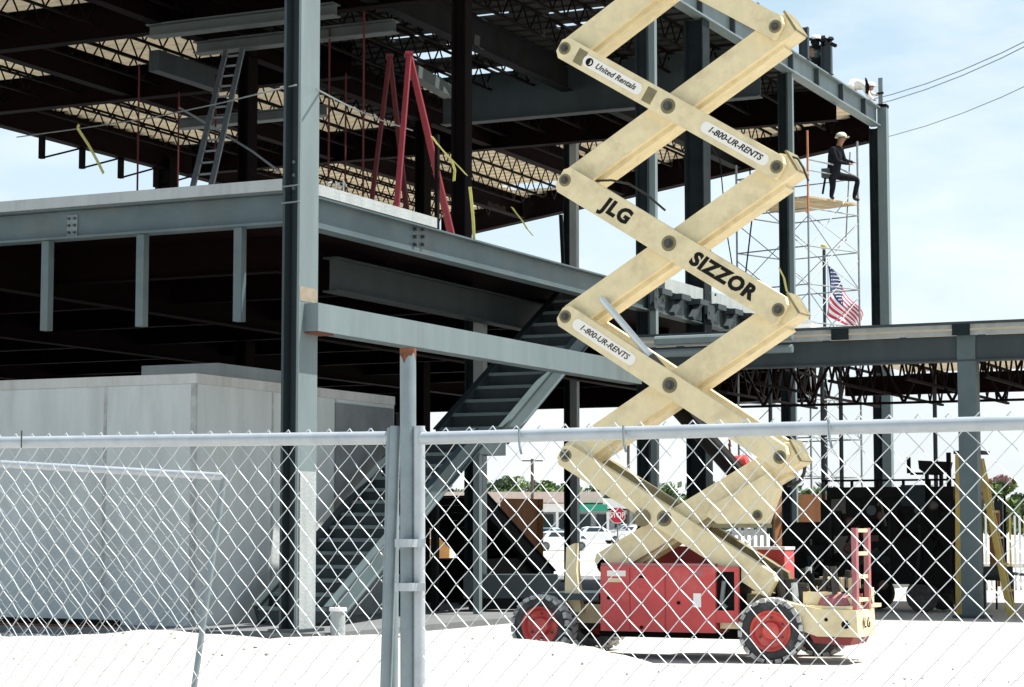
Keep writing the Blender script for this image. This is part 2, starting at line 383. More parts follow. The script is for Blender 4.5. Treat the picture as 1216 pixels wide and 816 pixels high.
# floor slab seen from below, with its beams
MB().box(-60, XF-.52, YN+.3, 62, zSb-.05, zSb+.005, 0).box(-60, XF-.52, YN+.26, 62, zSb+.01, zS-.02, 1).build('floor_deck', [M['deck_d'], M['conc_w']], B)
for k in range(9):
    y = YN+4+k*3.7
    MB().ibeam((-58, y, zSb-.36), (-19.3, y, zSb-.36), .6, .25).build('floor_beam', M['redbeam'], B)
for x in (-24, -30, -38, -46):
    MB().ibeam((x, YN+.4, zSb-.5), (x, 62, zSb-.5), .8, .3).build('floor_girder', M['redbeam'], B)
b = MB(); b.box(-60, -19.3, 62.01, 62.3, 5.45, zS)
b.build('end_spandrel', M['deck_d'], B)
# box beam
bt = at(378, 359.5, X=XF+.35); bb = at(378, 393, X=XF+.35); be = at(762, 430, X=XF+.35)
XB = XF+.35
bx0 = at(356, 375, Y=bt.y).x
MB().box(bx0, XB, bt.y, be.y, bb.z, bt.z).build('box_beam', M['steel_l'], B)
MB().box(bx0+.01, XB-.02, bt.y+.01, bt.y+.5, bb.z-.03, bb.z-.003).build('rusty_weld', M['rust'], B)
print('box', bt, bb, be, bx0)
# face columns
for px, w, tb in ((766, .30, .14), (829, .46, 0), (933, .26, .12)):
    y = at(px, 300, X=XF-.15).y
    hcol(XF-.15, y, 0, zRb, w, w, tb)
hcol(XF-.1, YC1+.1, 0, zRb-.02, .26, .26, 0)
MB().box(XF+.03, XF+.29, YC1-.05, YC1+.21, .1, zR+.0).build('tube_column', M['steel_l'], B)
MB().box(XF+.0, XF+.30, YC1-.07, YC1+.23, zR+.003, zR+.09).build('column_cap', M['redbeam'], B)
# far and inner columns
for px, X in ((675, -25.6), (559, -19.5)):
    y = at(px, 600, X=X).y
    o = hcol(X, y, 0, zRb if X < -20 else zB-.3, .2, .2, .0); MB().box(X+.103, X+.32, y-.1, y+.1, .1, zRb if X < -20 else zB-.3).build('tube_column', M['conc_w'], o)  # tube in pale concrete colour so this half of the column looks lit
for x, y in ((-38, 55.2), (-38, 40), (-27.3, 43), (-27.3, 52), (-38, 70)):
    hcol(x, y, 0, zRb, .55 if x == -38 else .3, .4, 0, M['joist'])

# roof ------------------------------------------------------------
D = Vector((XL, at(520, 262, X=XL).y, 0)); C1 = Vector((XF, YC1, 0)); Y0 = 26.0
def yfar(x): return C1.y+(D.y-C1.y)*(x-XF)/(XL-XF)
print('D', D, C1)
# fascia girder with stiffeners
b = MB(); b.ibeam((XF, Y0, (zR+zRb)/2), (XF, YC1-.07, (zR+zRb)/2), zR-zRb, .3, .04, .02)
o = b.build('roof_edge_girder', M['steel_l'], B)
for k in range(13):
    y = YC1-1.6-k*2.2; b = MB().box(XF+.012, XF+.14, y-.04, y+.04, zRb+.045, zR-.045); b.build('stiffener', M['steel'], o)
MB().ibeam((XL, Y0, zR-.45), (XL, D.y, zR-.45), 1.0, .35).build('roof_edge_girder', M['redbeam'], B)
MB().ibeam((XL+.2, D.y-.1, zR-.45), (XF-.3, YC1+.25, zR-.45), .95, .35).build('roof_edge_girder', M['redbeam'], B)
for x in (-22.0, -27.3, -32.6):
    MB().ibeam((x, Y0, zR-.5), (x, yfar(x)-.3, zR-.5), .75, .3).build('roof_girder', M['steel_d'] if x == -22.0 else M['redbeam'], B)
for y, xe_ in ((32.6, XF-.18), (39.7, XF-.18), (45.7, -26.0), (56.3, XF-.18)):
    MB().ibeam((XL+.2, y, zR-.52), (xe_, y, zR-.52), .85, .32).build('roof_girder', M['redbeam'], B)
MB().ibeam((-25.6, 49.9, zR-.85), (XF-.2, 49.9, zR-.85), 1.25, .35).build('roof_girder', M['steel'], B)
def truss(p, q, dep, n, m, name, parent, w=.06, rw=.022):
    p = Vector(p); q = Vector(q); dn = Vector((0,0,-dep)); b = MB()
    b.bar(p, q, w, .05); b.bar(p+dn+(q-p)*.03, q+dn-(q-p)*.03, w, .05)
    for i in range(n):
        a = p+(q-p)*(i/n); c = p+(q-p)*((i+.5)/n); e = p+(q-p)*((i+1)/n)
        b.bar(a, c+dn, rw, rw, (0,1,.1)); b.bar(c+dn, e, rw, rw, (0,1,.1))
    return b.build(name, m, parent)
x = XL+1.3; k = 0
while x < XF-.6:
    if min(abs(x-g) for g in (-22.0, -27.3, -32.6)) > .35:
        truss((x, Y0, zR-.13), (x, yfar(x)-.5, zR-.13), .5, int((yfar(x)-Y0)/.75), M['joist'], 'roof_joist', B, .07, .03)
    x += 1.25; k += 1
# corrugated deck in strips, with open bays
HOLES = []
for (x0, x1, y0, y1) in ((505, 690, 76, 92), (472, 632, 56, 66), (226, 338, 62, 83), (455, 560, 38, 42), (520, 600, 46, 50), (500, 620, 18, 22), (640, 720, 6, 10), (655, 700, 22, 30), (590, 680, 214, 222), (555, 600, 236, 243)):
    xc_ = (x0+x1)/2; HOLES.append((at(x0, (y0+y1)/2, Z=zR).x, at(x1, (y0+y1)/2, Z=zR).x, at(xc_, y0, Z=zR).y, at(xc_, y1, Z=zR).y)); print('hole', HOLES[-1])
def lit(x, y):  # bays given the glowing deck; all others get the darkened copy
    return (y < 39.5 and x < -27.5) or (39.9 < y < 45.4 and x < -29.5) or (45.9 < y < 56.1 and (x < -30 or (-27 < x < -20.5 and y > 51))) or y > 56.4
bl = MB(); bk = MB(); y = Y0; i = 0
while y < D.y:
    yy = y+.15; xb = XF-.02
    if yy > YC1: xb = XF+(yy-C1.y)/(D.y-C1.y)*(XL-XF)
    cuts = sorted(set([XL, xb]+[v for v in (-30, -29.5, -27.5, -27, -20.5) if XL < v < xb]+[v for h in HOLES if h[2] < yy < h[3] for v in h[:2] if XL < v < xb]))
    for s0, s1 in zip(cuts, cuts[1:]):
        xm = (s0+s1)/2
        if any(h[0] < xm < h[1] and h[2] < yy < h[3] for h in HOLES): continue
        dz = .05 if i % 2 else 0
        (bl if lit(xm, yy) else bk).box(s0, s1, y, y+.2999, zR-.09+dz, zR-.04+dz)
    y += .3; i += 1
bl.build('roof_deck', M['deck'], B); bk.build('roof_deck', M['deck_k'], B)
# loose cross members whose tops catch the light
for (x0, y0, x1, y1, z, r) in ((178, 38, 400, 6, zR-1.0, .16), (234, 58, 420, 32, zR-1.0, .15), (213, 148, 388, 129, zR-1.15, .13), (376, 42, 470, 25, zR-1.0, .15)):
    p = at(x0, y0, Z=z); q = at(x1, y1, Z=z); q.y = p.y
    q = at(x1, y1, Y=p.y); q.z = p.z
    MB().ibeam(p, q, .28, .34, .03, .02).build('cross_beam', M['hung'], B)
p = at(183, 72, Z=zR-1.0); q = at(258, 97, Z=zR-1.0)
MB().bar(p, q, .3, .5).build('cross_beam', M['steel'], B)
p = at(490, 85, Z=zR-1.0); q = at(533, 110, Z=zR-1.0)
MB().bar(p, q, .3, .3).build('cross_beam', M['hung'], B)
# kickers under the left roof edge
for px in (50, 98, 144, 186):
    y = at(px, 165, X=XL).y; p = Vector((XL, y, zR-.95))
    b = MB(); b.bar(p, p-Vector((0,0,.62)), .14, .14); b.bar(p-Vector((0,0,.6)), p+Vector((0,1.9,0)), .05, .05); b.build('kicker_brace', M['joist'], B)
# hanging thin drops from roof and bridging angles
for px, y0, y1, X in ((163, 20, 231, -30.), (211, 110, 230, -31), (255, 70, 226, -29), (390, 0, 222, -24), (431, 0, 232, -22.5), (411, 5, 60, -26)):
    p = at(px, y1, X=X); p.z = zS; q = Vector((p.x, p.y, zR-.9))
    tag(rebase(MB().tube([p, q], .026, 6).build('shoring_pole', M['pole_red']), p), {163:'thin red shoring pole left of the extension ladder, foot on the slab edge',211:'red shoring pole nearest the extension ladder on its left',255:'thin red shoring pole just behind the extension ladder',390:'red shoring pole just right of the tall corner column',431:'second red shoring pole right of the corner column beside the dark red stepladder',411:'red shoring pole between the two right of the corner column'}[px], 'pole', 'red shoring poles on the upper floor')

# posts on the roof edge
for px, y0, y1, w, lab in ((955, 33, 72, .15, 'grey steel post standing on the roof edge touching the lift arm end'), (982, 50, 92, .17, 'grey steel post on the roof edge with ragged dark top'), (896, 10, 35, .14, 'short grey post on the roof edge between the two top lift arms'), (867, 0, 14, .14, 'grey post on the roof edge at the top of the frame')):
    p = at(px, y1, X=XF+.05); q = at(px, y0, X=XF+.05)
    t = thing('roof_post', lab, 'post', (p.x, p.y, zR), 'steel posts on the roof edge')
    MB().ibeam((p.x, p.y, zR), (p.x, p.y, max(q.z, zR+.6)), w*1.6, w, .02, .02, (1,0,0)).build('post', M['steel'], t)
    MB().box(p.x-.15, p.x+.15, p.y-.15, p.y+.15, zR, zR+.02).build('base_plate', M['steel'], t)
    if px == 982:
        b = MB()
        for k in range(16): 
            a = Vector((p.x+random.uniform(-.4,.18), p.y+random.uniform(-.15,.15), q.z+random.uniform(-.25,.12))); b.bar(a, a+Vector((random.uniform(-.2,.2),.1,random.uniform(-.1,.2))), .1, .07)
        b.build('wrapping', M['black'], t)

# ------------------------------------------------------------------ concrete wall
K = at(233, 443.5, X=-19.0); zK = K.z; yK = K.y; Kend = at(468, 470, X=-19.0).y
print('K', K, Kend)
t = thing('concrete_wall', 'pale grey poured concrete core wall with a corner, behind the left fence', 'wall', (-19, yK, 0))
MB().box(-60, -19.0, yK, Kend, .1, zK-.16).build('wall', M['conc'], t)
MB().box(-60, -18.985, yK-.015, Kend+.01, zK-.158, zK).build('top_band', M['conc_d'], t)
b = MB()
for px in (123,):
    p = at(px, 600, Y=yK-.01); b.box(p.x-.03, p.x+.03, yK-.006, yK+.01, .1, zK-.16)
b.box(-19.09, -18.992, yK-.008, yK+.03, .1, zK-.16); 
for yy in (yK+2.3, yK+4.4): b.box(-19.02, -18.993, yy-.03, yy+.03, .1, zK-.16)
b.build('pour_joint', M['joint'], t)
p = at(398, 480, X=-18.99); q = at(466, 560, X=-18.99)
MB().box(-19.02, -18.97, p.y, q.y, .1, at(398, 478, X=-18.97).z).build('door_recess', M['conc_r'], t)  # flat panel, shade of the recess put into its darker colour
a = at(259, 431, X=-20.5); c = at(330, 436, X=-20.5)
tag(rebase(MB().prism([(-20.5,a.y,zK),(-20.5,c.y+1,zK),(-20.5,c.y+1,at(259,431,X=-20.5).z),(-20.5,a.y,at(259,431,X=-20.5).z)], (0,0,0), (-1.6,0,0)).build('concrete_block', M['conc']), (-21.3, a.y, zK)), 'low grey concrete block sitting on the concrete wall beside the column', 'block')
# dark debris at its foot
t = thing('rebar_bundle', 'dark bundle of bars lying at the foot of the concrete wall on the left', 'rebar', at(80, 750, Y=yK-.9))
p = at(10, 752, Y=yK-.9); q = at(135, 752, Y=yK-.9)
for k in range(7): MB().tube([(p.x-1, p.y+k*.05, .12+.04*(k%3)), (q.x-random.random()*.6, q.y+k*.05+.1, .10+.04*(k%3))], .025, 6).build('bar', M['rust'] if k%3==0 else M['black'], t)

# ------------------------------------------------------------------ stairs
def flight(t, p0, p1, xw, n, m_str, m_tr, dep=.34, lit=None):
    """p0,p1 on near stringer (lower/upper), width xw in -X"""
    p0 = Vector(p0); p1 = Vector(p1); w = Vector((-xw, 0, 0))
    for k, o in enumerate((Vector((0,0,0)), w)):
        MB().bar(p0+o, p1+o, .05, dep, (0,0,1)).bar(p0+o, p1+o, .14, .025, (0,0,1), (0, dep/2)).bar(p0+o, p1+o, .14, .025, (0,0,1), (0, -dep/2)).build('stringer', m_str[k], t)
    for i in range(n):
        c = p0+(p1-p0)*((i+.5)/n); dy = (p1.y-p0.y)/n; dz = (p1.z-p0.z)/n; sg = 1 if dy > 0 else -1
        b = MB(); b.box(c.x-xw+.03, c.x-.03, c.y-abs(dy)/2, c.y+abs(dy)/2+.03, c.z-.02, c.z+.02)
        b.box(c.x-xw+.03, c.x-.03, c.y-sg*abs(dy)/2-.01, c.y-sg*abs(dy)/2+.01, c.z-abs(dz)*.9, c.z-.021)
        b.build('tread', m_tr, t)
        if m_tr == M['steel']: MB().box(c.x-xw+.03, c.x-.03, c.y-sg*abs(dy)/2-.035, c.y-sg*abs(dy)/2-.012, c.z-.03, c.z+.03).build('nosing', M['steel_l'], t)
XS = -17.15
t = thing('steel_staircase', 'grey steel staircase rising from the ground beside the concrete wall to the floor above', 'staircase', at(380, 750, X=XS))
f0 = at(392, 742, X=XS); f0.z = max(.25, f0.z); f1 = at(568, 548, X=XS); f1.z = 3.28; u0 = Vector((XS, 35.9, 3.35)); u1 = Vector((XS, 41.6, 6.55))
print('stairs', f0, f1, u0, u1)
flight(t, f0, f1, 1.35, 14, (M['steel_e'], M['steel']), M['steel'])
flight(t, u0, u1, 1.35, 11, (M['steel_e'], M['steel']), M['steel'])
MB().box(XS-1.4, XS+.06, f1.y-.05, u0.y+.1, f1.z-.02, f1.z+.06).box(XS-1.4, XS+.03, f1.y-.02, u0.y+.05, f1.z-.3, f1.z-.03).build('landing', M['steel_l'], t)
for yy in (f1.y+.1,): MB().box(XS-.12, XS, yy-.06, yy+.06, .1, f1.z-.31).build('landing_post', M['steel_l'], t)
MB().box(XS-1.4, XS-1.28, u0.y-.2, u0.y-.08, .1, f1.z-.31).build('landing_post', M['steel_d'], t)
t = thing('steel_staircase', 'black steel stair descending to the right behind the rear lift wheel', 'staircase', at(655, 685, X=-20))
g1 = at(563, 585, X=-20.0); g0 = at(655, 688, X=-20.0)
flight(t, g0, g1, 1.5, 12, (M['steel_d'], M['steel_d']), M['steel_d'], .42)
MB().box(-21.4, -20.05, g1.y-.2, g1.y+3.2, .1, 1.0).build('stair_base', M['black'], t)
# pipe stub
p = at(401, 757, X=-15.9)
t = thing('pipe_stub', 'short pale capped pipe stub at the foot of the stairs', 'pipe', (p.x, p.y, 0))
MB().tube([(p.x, p.y, 0), (p.x, p.y, .42)], .11, 14).build('pipe', M['conc_w'], t, True)
MB().tube([(p.x, p.y, .42), (p.x, p.y, .47)], .13, 14).build('cap', M['white'], t, True)
# added pale plate: sunlight on the corner column foot put into colour
p = at(361, 660, Y=YN-.3)
b = MB().box(cx+.004, cx+.02, YN+.0, YN+.46, .15, at(361, 560, Y=YN+.2).z)
b.build('sunlit_foot', M['conc_w'], B)

# ------------------------------------------------------------------ canopy on the right
YCn = 39.4
zt = at(1150, 383, Y=YCn).z; zb = at(1150, 428, Y=YCn).z; xc = at(1149, 500, Y=YCn).x
print('canopy', zt, zb, xc)
t = thing('canopy', 'long low steel canopy with open web joists at the right', 'canopy', (xc, YCn, 0))
cx0 = XF+.7; cx1 = 20
MB().box(xc-.17, xc+.17, YCn-.02, YCn+.28, 0, zt-.2).build('column', M['steel_e'], t)
MB().box(xc-.3, xc+.3, YCn-.2, YCn+.4, 0, .05).build('base_plate', M['steel'], t)
for X, Y in ((xc+9.5, YCn), (xc, YCn+9), (xc+9.5, YCn+9)): MB().box(X-.15, X+.15, Y, Y+.28, 0, zt-.2).build('column', M['steel'], t)
b = MB(); b.box(cx0, cx1, YCn+.02, YCn+.05, zb, zt-.24); b.bar((cx0, YCn+.1, zb), (cx1, YCn+.1, zb), .26, .03); b.build('front_beam', M['steel'], t)
b = MB(); b.bar((cx0, YCn-.1, zt-.02), (cx1, YCn-.1, zt-.02), .3, .04)
b.build('roof_edge', M['steel'], t)
b = MB(); x = cx0; 
b.box(cx0, cx1, YCn-.17, YCn-.14, zt-.12, zt-.045, 0); b.box(cx0, cx1, YCn-.10, YCn-.07, zt-.24, zt-.16, 0)
b.build('fascia_strip', M['conc_w'], t)
for px in (1000, 1144): 
    p = at(px, 400, Y=YCn-.2); b = MB().box(p.x-.2, p.x+.12, YCn-.25, YCn-.175, zt-.25, zt-.05); b.build('fascia_bracket', M['steel_k'], t)
xsp = at(1005, 470, Y=YCn+5).x
MB().box(xsp, cx1, YCn+.25, YCn+10, zt-.14, zt-.06).box(cx0, xsp, YCn+.25, YCn+3.2, zt-.14, zt-.06).build('roof_deck', M['deck'], t)  # same translucent deck, brightens the canopy underside
MB().box(xsp, cx1, YCn+4.9, YCn+5.1, zb-.28, zb+.12).build('girder', M['redbeam'], t)
MB().box(xsp, cx1, YCn+9.7, YCn+9.9, zb+.1, zt-.2).build('girder', M['redbeam'], t)
x = cx0+.8
while x < 4:
    truss((x, YCn+.2, zt-.22), (x, YCn+9.6, zt-.22), .75, 10, M['joist'], 'joist', t, .07, .035); x += 1.5
for y in (YCn+3.4,): truss((cx0, y, zt-.3), (4, y, zt-.3), .95, 20, M['joist'], 'bridging_truss', t, .07, .05)
# darker return beam toward the building
p = at(806, 402, Y=38.6); q = at(905, 399, Y=38.6)
MB().tube([(p.x-.6, 38.9, p.z), (q.x+.5, 38.9, p.z)], .09, 10).tube([(p.x-.6, 38.9, p.z-.25), (q.x+.5, 38.9, p.z-.25)], .08, 10).build('pipe', M['steel_l'], t)
# debris / bags on canopy roof
p = at(950, 382, Y=YCn+1); tag(rebase(MB().box(p.x-.8, p.x+.5, p.y, p.y+.9, zt-.05, zt+.13).box(p.x-.3, p.x+.2, p.y+.1, p.y+.6, zt+.13, zt+.22).build('material_stack', M['white']), (p.x, p.y, zt)), 'white stack of sheets on the canopy roof left of the flag', 'sheets')
# shore posts
for px, y0, lab in ((978, 460, 'left thin dark shore post under the canopy'), (1000, 460, 'right thin dark shore post under the canopy'), (916, 440, 'thin dark shore post just left of the lift column'), (1112, 480, 'thin dark shore post above the black trailer')):
    p = at(px, 600, Y=44); tag(rebase(MB().tube([(p.x, 44, 0), (p.x, 44, zt-.2)], .045, 8).tube([(p.x, 44, 1.9), (p.x, 44, 2.1)], .07, 8).build('shore_post', M['steel']), (p.x, 44, 0)), lab, 'post', 'shore posts under the canopy')

# ------------------------------------------------------------------ scissor lift
YL = 25.12
Ls = [at(668.5, 541, Y=YL), at(670, 376, Y=YL), at(671.5, 214, Y=YL), at(674, 57, Y=YL)]
Rs = [at(921, 543, Y=YL), at(922, 368, Y=YL), at(924.5, 198, Y=YL), at(925, 31, Y=YL)]
xl = sum(p.x for p in Ls)/4; xr = sum(p.x for p in Rs)/4
zL = [p.z for p in Ls]; zRr = [p.z for p in Rs]; dzz = (zL[3]-zL[0])/3; dzr = (zRr[3]-zRr[0])/3
zL += [zL[3]+dzz]; zRr += [zRr[3]+dzr]
print('lift', xl, xr, zL, zRr)
LT = thing('scissor_lift', 'cream and red rough terrain scissor lift with its arms fully raised', 'scissor lift', (xl+1.4, YL+.8, 0))
def arm(x0, z0, x1, z1, y0, y1, h, ext0=.10, ext1=.10, mats=None, chan=True):
    p = Vector((x0, 0, z0)); q = Vector((x1, 0, z1)); d = (q-p).normalized(); p = p-d*ext0; q = q+d*ext1; u = Vector((-d.z, 0, d.x))
    if u.z < 0: u = -u
    ch = .07
    poly = [p+u*(h/2-ch), p+u*h/2+d*ch, q+u*h/2-d*ch, q+u*(h/2-ch), q-u*(h/2-.02), q-u*h/2-d*.02, p-u*h/2+d*ch, p-u*(h/2-ch)]
    poly = [Vector((v.x, y0, v.z)) for v in poly]
    b = MB().prism(poly, (0,0,0), (0,y1-y0,0))
    if chan:   # lower lip
        l = [p-u*(h/2+.0), q-u*(h/2+.0)]
        b.bar(Vector((l[0].x, (y0+y1)/2+.06, l[0].z))+d*.25, Vector((l[1].x, (y0+y1)/2+.06, l[1].z))-d*.25, (y1-y0)-.1, .05, u, (0,-.024))
    return b
YA, YB_, YC_, YD_ = YL, YL+.14, YL+.56, YL+.70
def pin(x, z, y0, parent, r=.05, h=.05):
    MB().lathe((x, y0, z), (0,-1,0), [(0,0),(r,0),(r,h*.5),(r*.55,h*.5),(r*.55,h),(0,h)], 16, closed=False).build('pivot_pin', M['bolt'], parent)
    MB().lathe((x, y0, z), (0,-1,0), [(0,0),(r*1.7,0),(r*1.6,.004),(0,.004)], 18, closed=False).build('grease_ring', M['olive'], parent)
marks = {}
ARM_H = .30
def slash(i):       # '/' arm from left joint i to right joint i+1 , sits behind
    return
names = []
n_lv = 4
for i in range(n_lv+1):
    # "\" arm : left joint i  -> right joint i-1 (below)
    if i == 0: lo = at(912, 694, Y=YL); xe, ze = lo.x, lo.z
    else: xe, ze = xr, zRr[i-1]
    o = arm(xl, zL[i], xe, ze, YA, YB_-.005, ARM_H if i != 2 else .36, .09, .06, chan=False).build('scissor_arm', M['cream'], LT); marks[i] = o
    pin(xl, zL[i], YA, o)
    if i > 0: pin(xe, ze, YA, o)
    pin((xl+xe)/2, (zL[i]+ze)/2, YA, o, .06)
    if i in (0, 1): arm(xl, zL[i], xe, ze, YC_+.006, YD_, ARM_H, .09, .06, chan=False).build('scissor_arm', M['olive'] if i == 0 else M['cream'], LT)  # lowest far arm in a darker olive than the cream arms
    # "/" arm : left joint i-1 (or base) -> right joint i
    if i == 0: lo = at(716, 672, Y=YL+.2); xs, zs = lo.x, lo.z; xe, ze = xr, zRr[0]
    else: xs, zs = xl, zL[i-1]; xe, ze = xr, zRr[i]
    o = arm(xs, zs, xe, ze, YB_, YC_, .33, .05, .17).build('scissor_arm', M['cream'], LT)
    MB().tube([(xe+.02, YB_+.02, ze), (xe+.02, YC_+.08, ze)], .10, 14).build('pivot_boss', M['olive'], o, True)
    p = Vector((xe, 0, ze)); d = (p-Vector((xs, 0, zs))).normalized()
    q = p+d*.175; MB().bar((q.x-.0, YB_-.01, q.z), (q.x, YC_+.02, q.z), .30, .03, d).build('end_plate', M['olive'], o)
    MB().tube([(xs+.03, YB_-.0, zs), (xs+.03, YC_+.08, zs)], .09, 14).build('pivot_boss', M['olive'], o, True)
# lettering
def on_arm(i, px, py):
    p = at(px, py, Y=YA-.003); return p
def armdir(i):
    xe, ze = (xr, zRr[i-1]); d = Vector((xe-xl, 0, ze-zL[i])).normalized(); return d, Vector((-d.z, 0, d.x)) if d.x > 0 else Vector((d.z, 0, -d.x))
def sticker(i, pa, pb, w, body, size, off=(0,0), shear=.25, extra=0, bold=.0):
    d, u = armdir(i); a = at(*pa, Y=YA-.003); c = at(*pb, Y=YA-.003); m_ = (a+c)/2; L_ = (c-a).length; o = marks[i]
    t0 = (m_-Vector((xl, YA, zL[i]))).dot(d); base = Vector((xl, YA-.003, zL[i]))+d*t0+u*off[1]
    poly = []; hw = w/2; r_ = hw*.8
    for sx in (1, -1):
        for k in range(7):
            an = -math.pi/2+math.pi*k/6 if sx > 0 else math.pi/2+math.pi*k/6
            poly.append(base+d*(sx*(L_/2-r_)+math.cos(an)*r_)+u*(math.sin(an)*hw))
    MB().prism(poly, (0,0,0), (0,-.003,0)).build('sticker', M['cream_w'], o)
    b = MB(); text(b, body, base+Vector((0,-.006,0))+d*extra, d, u, size, 0, shear, bold); b.build('lettering', M['ink'], o)
    return base, d, u, L_, o
base, d, u, L_, o = sticker(3, (693, 70), (764, 104), .15, 'United Rentals', .108, (0,0), .3, .05, .0015)
c_ = base-d*(L_/2-.10)+Vector((0,-.006,0)); b = MB()
b.lathe(c_, (0,-1,0), [(.036,0),(.054,0),(.054,.002),(.036,.002)], 20)
b.prism([c_+d*(.036*math.cos(a))+u*(.036*math.sin(a)) for a in [math.pi/2+math.pi*k/10 for k in range(11)]]+[c_+d*.008-u*.02, c_+d*.008+u*.02], (0,0,0), (0,-.002,0)); b.build('emblem', M['ink'], o)
sticker(3, (835, 145), (915, 187), .15, '1-800-UR-RENTS', .112, (0,0), .3, 0, .002)
sticker(1, (680, 384), (754, 430), .15, '1-800-UR-RENTS', .108, (0,0), .3, 0, .001)
d, u = armdir(2)
for body, (px, py), sz, xs_ in (('JLG', (731, 252), .26, 1.0), ('SIZZOR', (858, 326), .25, 1.02)):
    p = at(px, py, Y=YA-.003); t0 = (p-Vector((xl, YA, zL[2]))).dot(d); p = Vector((xl, YA-.003, zL[2]))+d*t0
    b = MB(); text(b, body, p, d, u, sz, 0, .16, .013, True, xs_, 1.12); b.build('lettering', M['ink'], marks[2])
# worn patches on sticker sides
d, u = armdir(3)
for px, py in ((689, 68), (771, 113)):
    p = at(px, py, Y=YA-.003); t0 = (p-Vector((xl, YA, zL[3]))).dot(d); p = Vector((xl, YA-.0025, zL[3]))+d*t0
    MB().bar(p-d*.07, p+d*.07, .002, .2, u).build('worn_patch', M['olive'], marks[3])
# tilt cylinder between levels
p = at(728, 358, Y=YC_-.1); q = at(800, 443, Y=YC_-.1)
o = MB().tube([(p.x, YB_-.06, p.z), (q.x-.15*(q.x-p.x), YB_-.06, q.z+.15*(p.z-q.z))], .045, 12).build('hydraulic_cylinder', M['chrome'], LT, True)
MB().tube([(q.x-.2*(q.x-p.x), YB_-.06, q.z+.2*(p.z-q.z)), (q.x+.03, YB_-.05, q.z-.03)], .06, 12).build('clevis', M['bolt'], o, True)
# main dark cylinder and hoses behind the lowest arms
p = at(800, 478, Y=YC_+.2); q = at(878, 565, Y=YC_+.2)
MB().tube([p, q], .12, 14).build('hydraulic_cylinder', M['black'], LT, True)
MB().tube([q, q+(q-p)*.25], .06, 12).build('hydraulic_cylinder', M['grease'], LT, True)
c = at(938, 552, Y=YC_)
MB().tube([c+Vector((math.cos(a)*.2, .0, math.sin(a)*.26)) for a in [R(150-k*25) for k in range(11)]], .022, 8).build('hose', M['hose'], LT, True)
for (x0, y0, x1, y1) in ((705, 215, 790, 250), (960, 215, 935, 190)):
    a = at(x0, y0, Y=YB_+.1); c = at(x1, y1, Y=YB_+.1); m_ = (a+c)/2+Vector((0,0,.15)); MB().tube([a, a*.5+m_*.5+Vector((0,0,.03)), m_, c*.5+m_*.5+Vector((0,0,.03)), c], .015, 6).build('hose', M['hose'], LT)
p = at(876, 552, Y=YC_+.3); MB().lathe(p, (1,0,.3), [(0,-.16),(.09,-.14),(.12,0),(.09,.14),(0,.16)], 14, closed=False).build('accumulator', M['red'], LT, True)
p = at(866, 522, Y=YC_+.3); b = MB()
for k in range(7): b.tube([p+Vector((0,0,-.05*k)), p+Vector((.01,0,-.05*k-.045))], .022 if k % 2 else .014, 6)
b.build('chain', M['rust'], LT)
# gusset under the lowest arm
P = [at(*q_, Y=YB_-.06) for q_ in ((846, 600), (915, 560), (921, 580), (905, 624), (852, 622), (838, 612))]
o = MB().prism(P, (0,0,0), (0,.3,0)).build('gusset', M['cream'], LT)
p = at(899, 612, Y=YB_-.07); pin(p.x, p.z, YB_-.06, o, .04)
MB().box(P[4].x-.06, P[3].x+.02, YB_-.07, YB_+.26, P[4].z-.05, P[4].z-.003).build('lip', M['olive'], o)
p = at(763, 615, Y=YA); MB().lathe((p.x, YA, p.z), (0,-1,0), [(0,0),(.11,0),(.11,.03),(0,.03)], 18, closed=False).build('pivot_boss', M['olive'], LT)
# chassis
wf = at(912, 750, Y=YL-.15); wr = at(640, 741, Y=YL-.15); WR = .385
print('wheels', wf, wr)
xf_, xr_ = wf.x, wr.x
yn_, yf_ = YL-.12, YL+1.75
o = MB().box(xr_-.35, xf_+.2, YL+.35, YL+1.25, .42, .66).build('chassis', M['cream'], LT)
# front end plate
e0 = at(975, 705, Y=YL-.0).x; e1 = at(1017, 705, Y=YL).x
pr = lambda x, z, y: Vector((x, y, z))
zt_ = at(1013, 725, Y=YL).z
b = MB().prism([pr(xf_+.15, .74, YL-.02), pr(e0, zt_+.01, YL-.02), pr(e1, zt_, YL-.02), pr(e1+.02, zt_-.32, YL-.02), pr(e0-.05, .33, YL-.02), pr(xf_+.42, .38, YL-.02)], (0,0,0), (0,.78,0))
fp = b.build('front_chassis', M['cream'], LT)
MB().box(e0-.45, e1-.06, YL+.02, YL+1.3, zt_+.005, zt_+.05).build('deck_plate', M['cream'], LT)
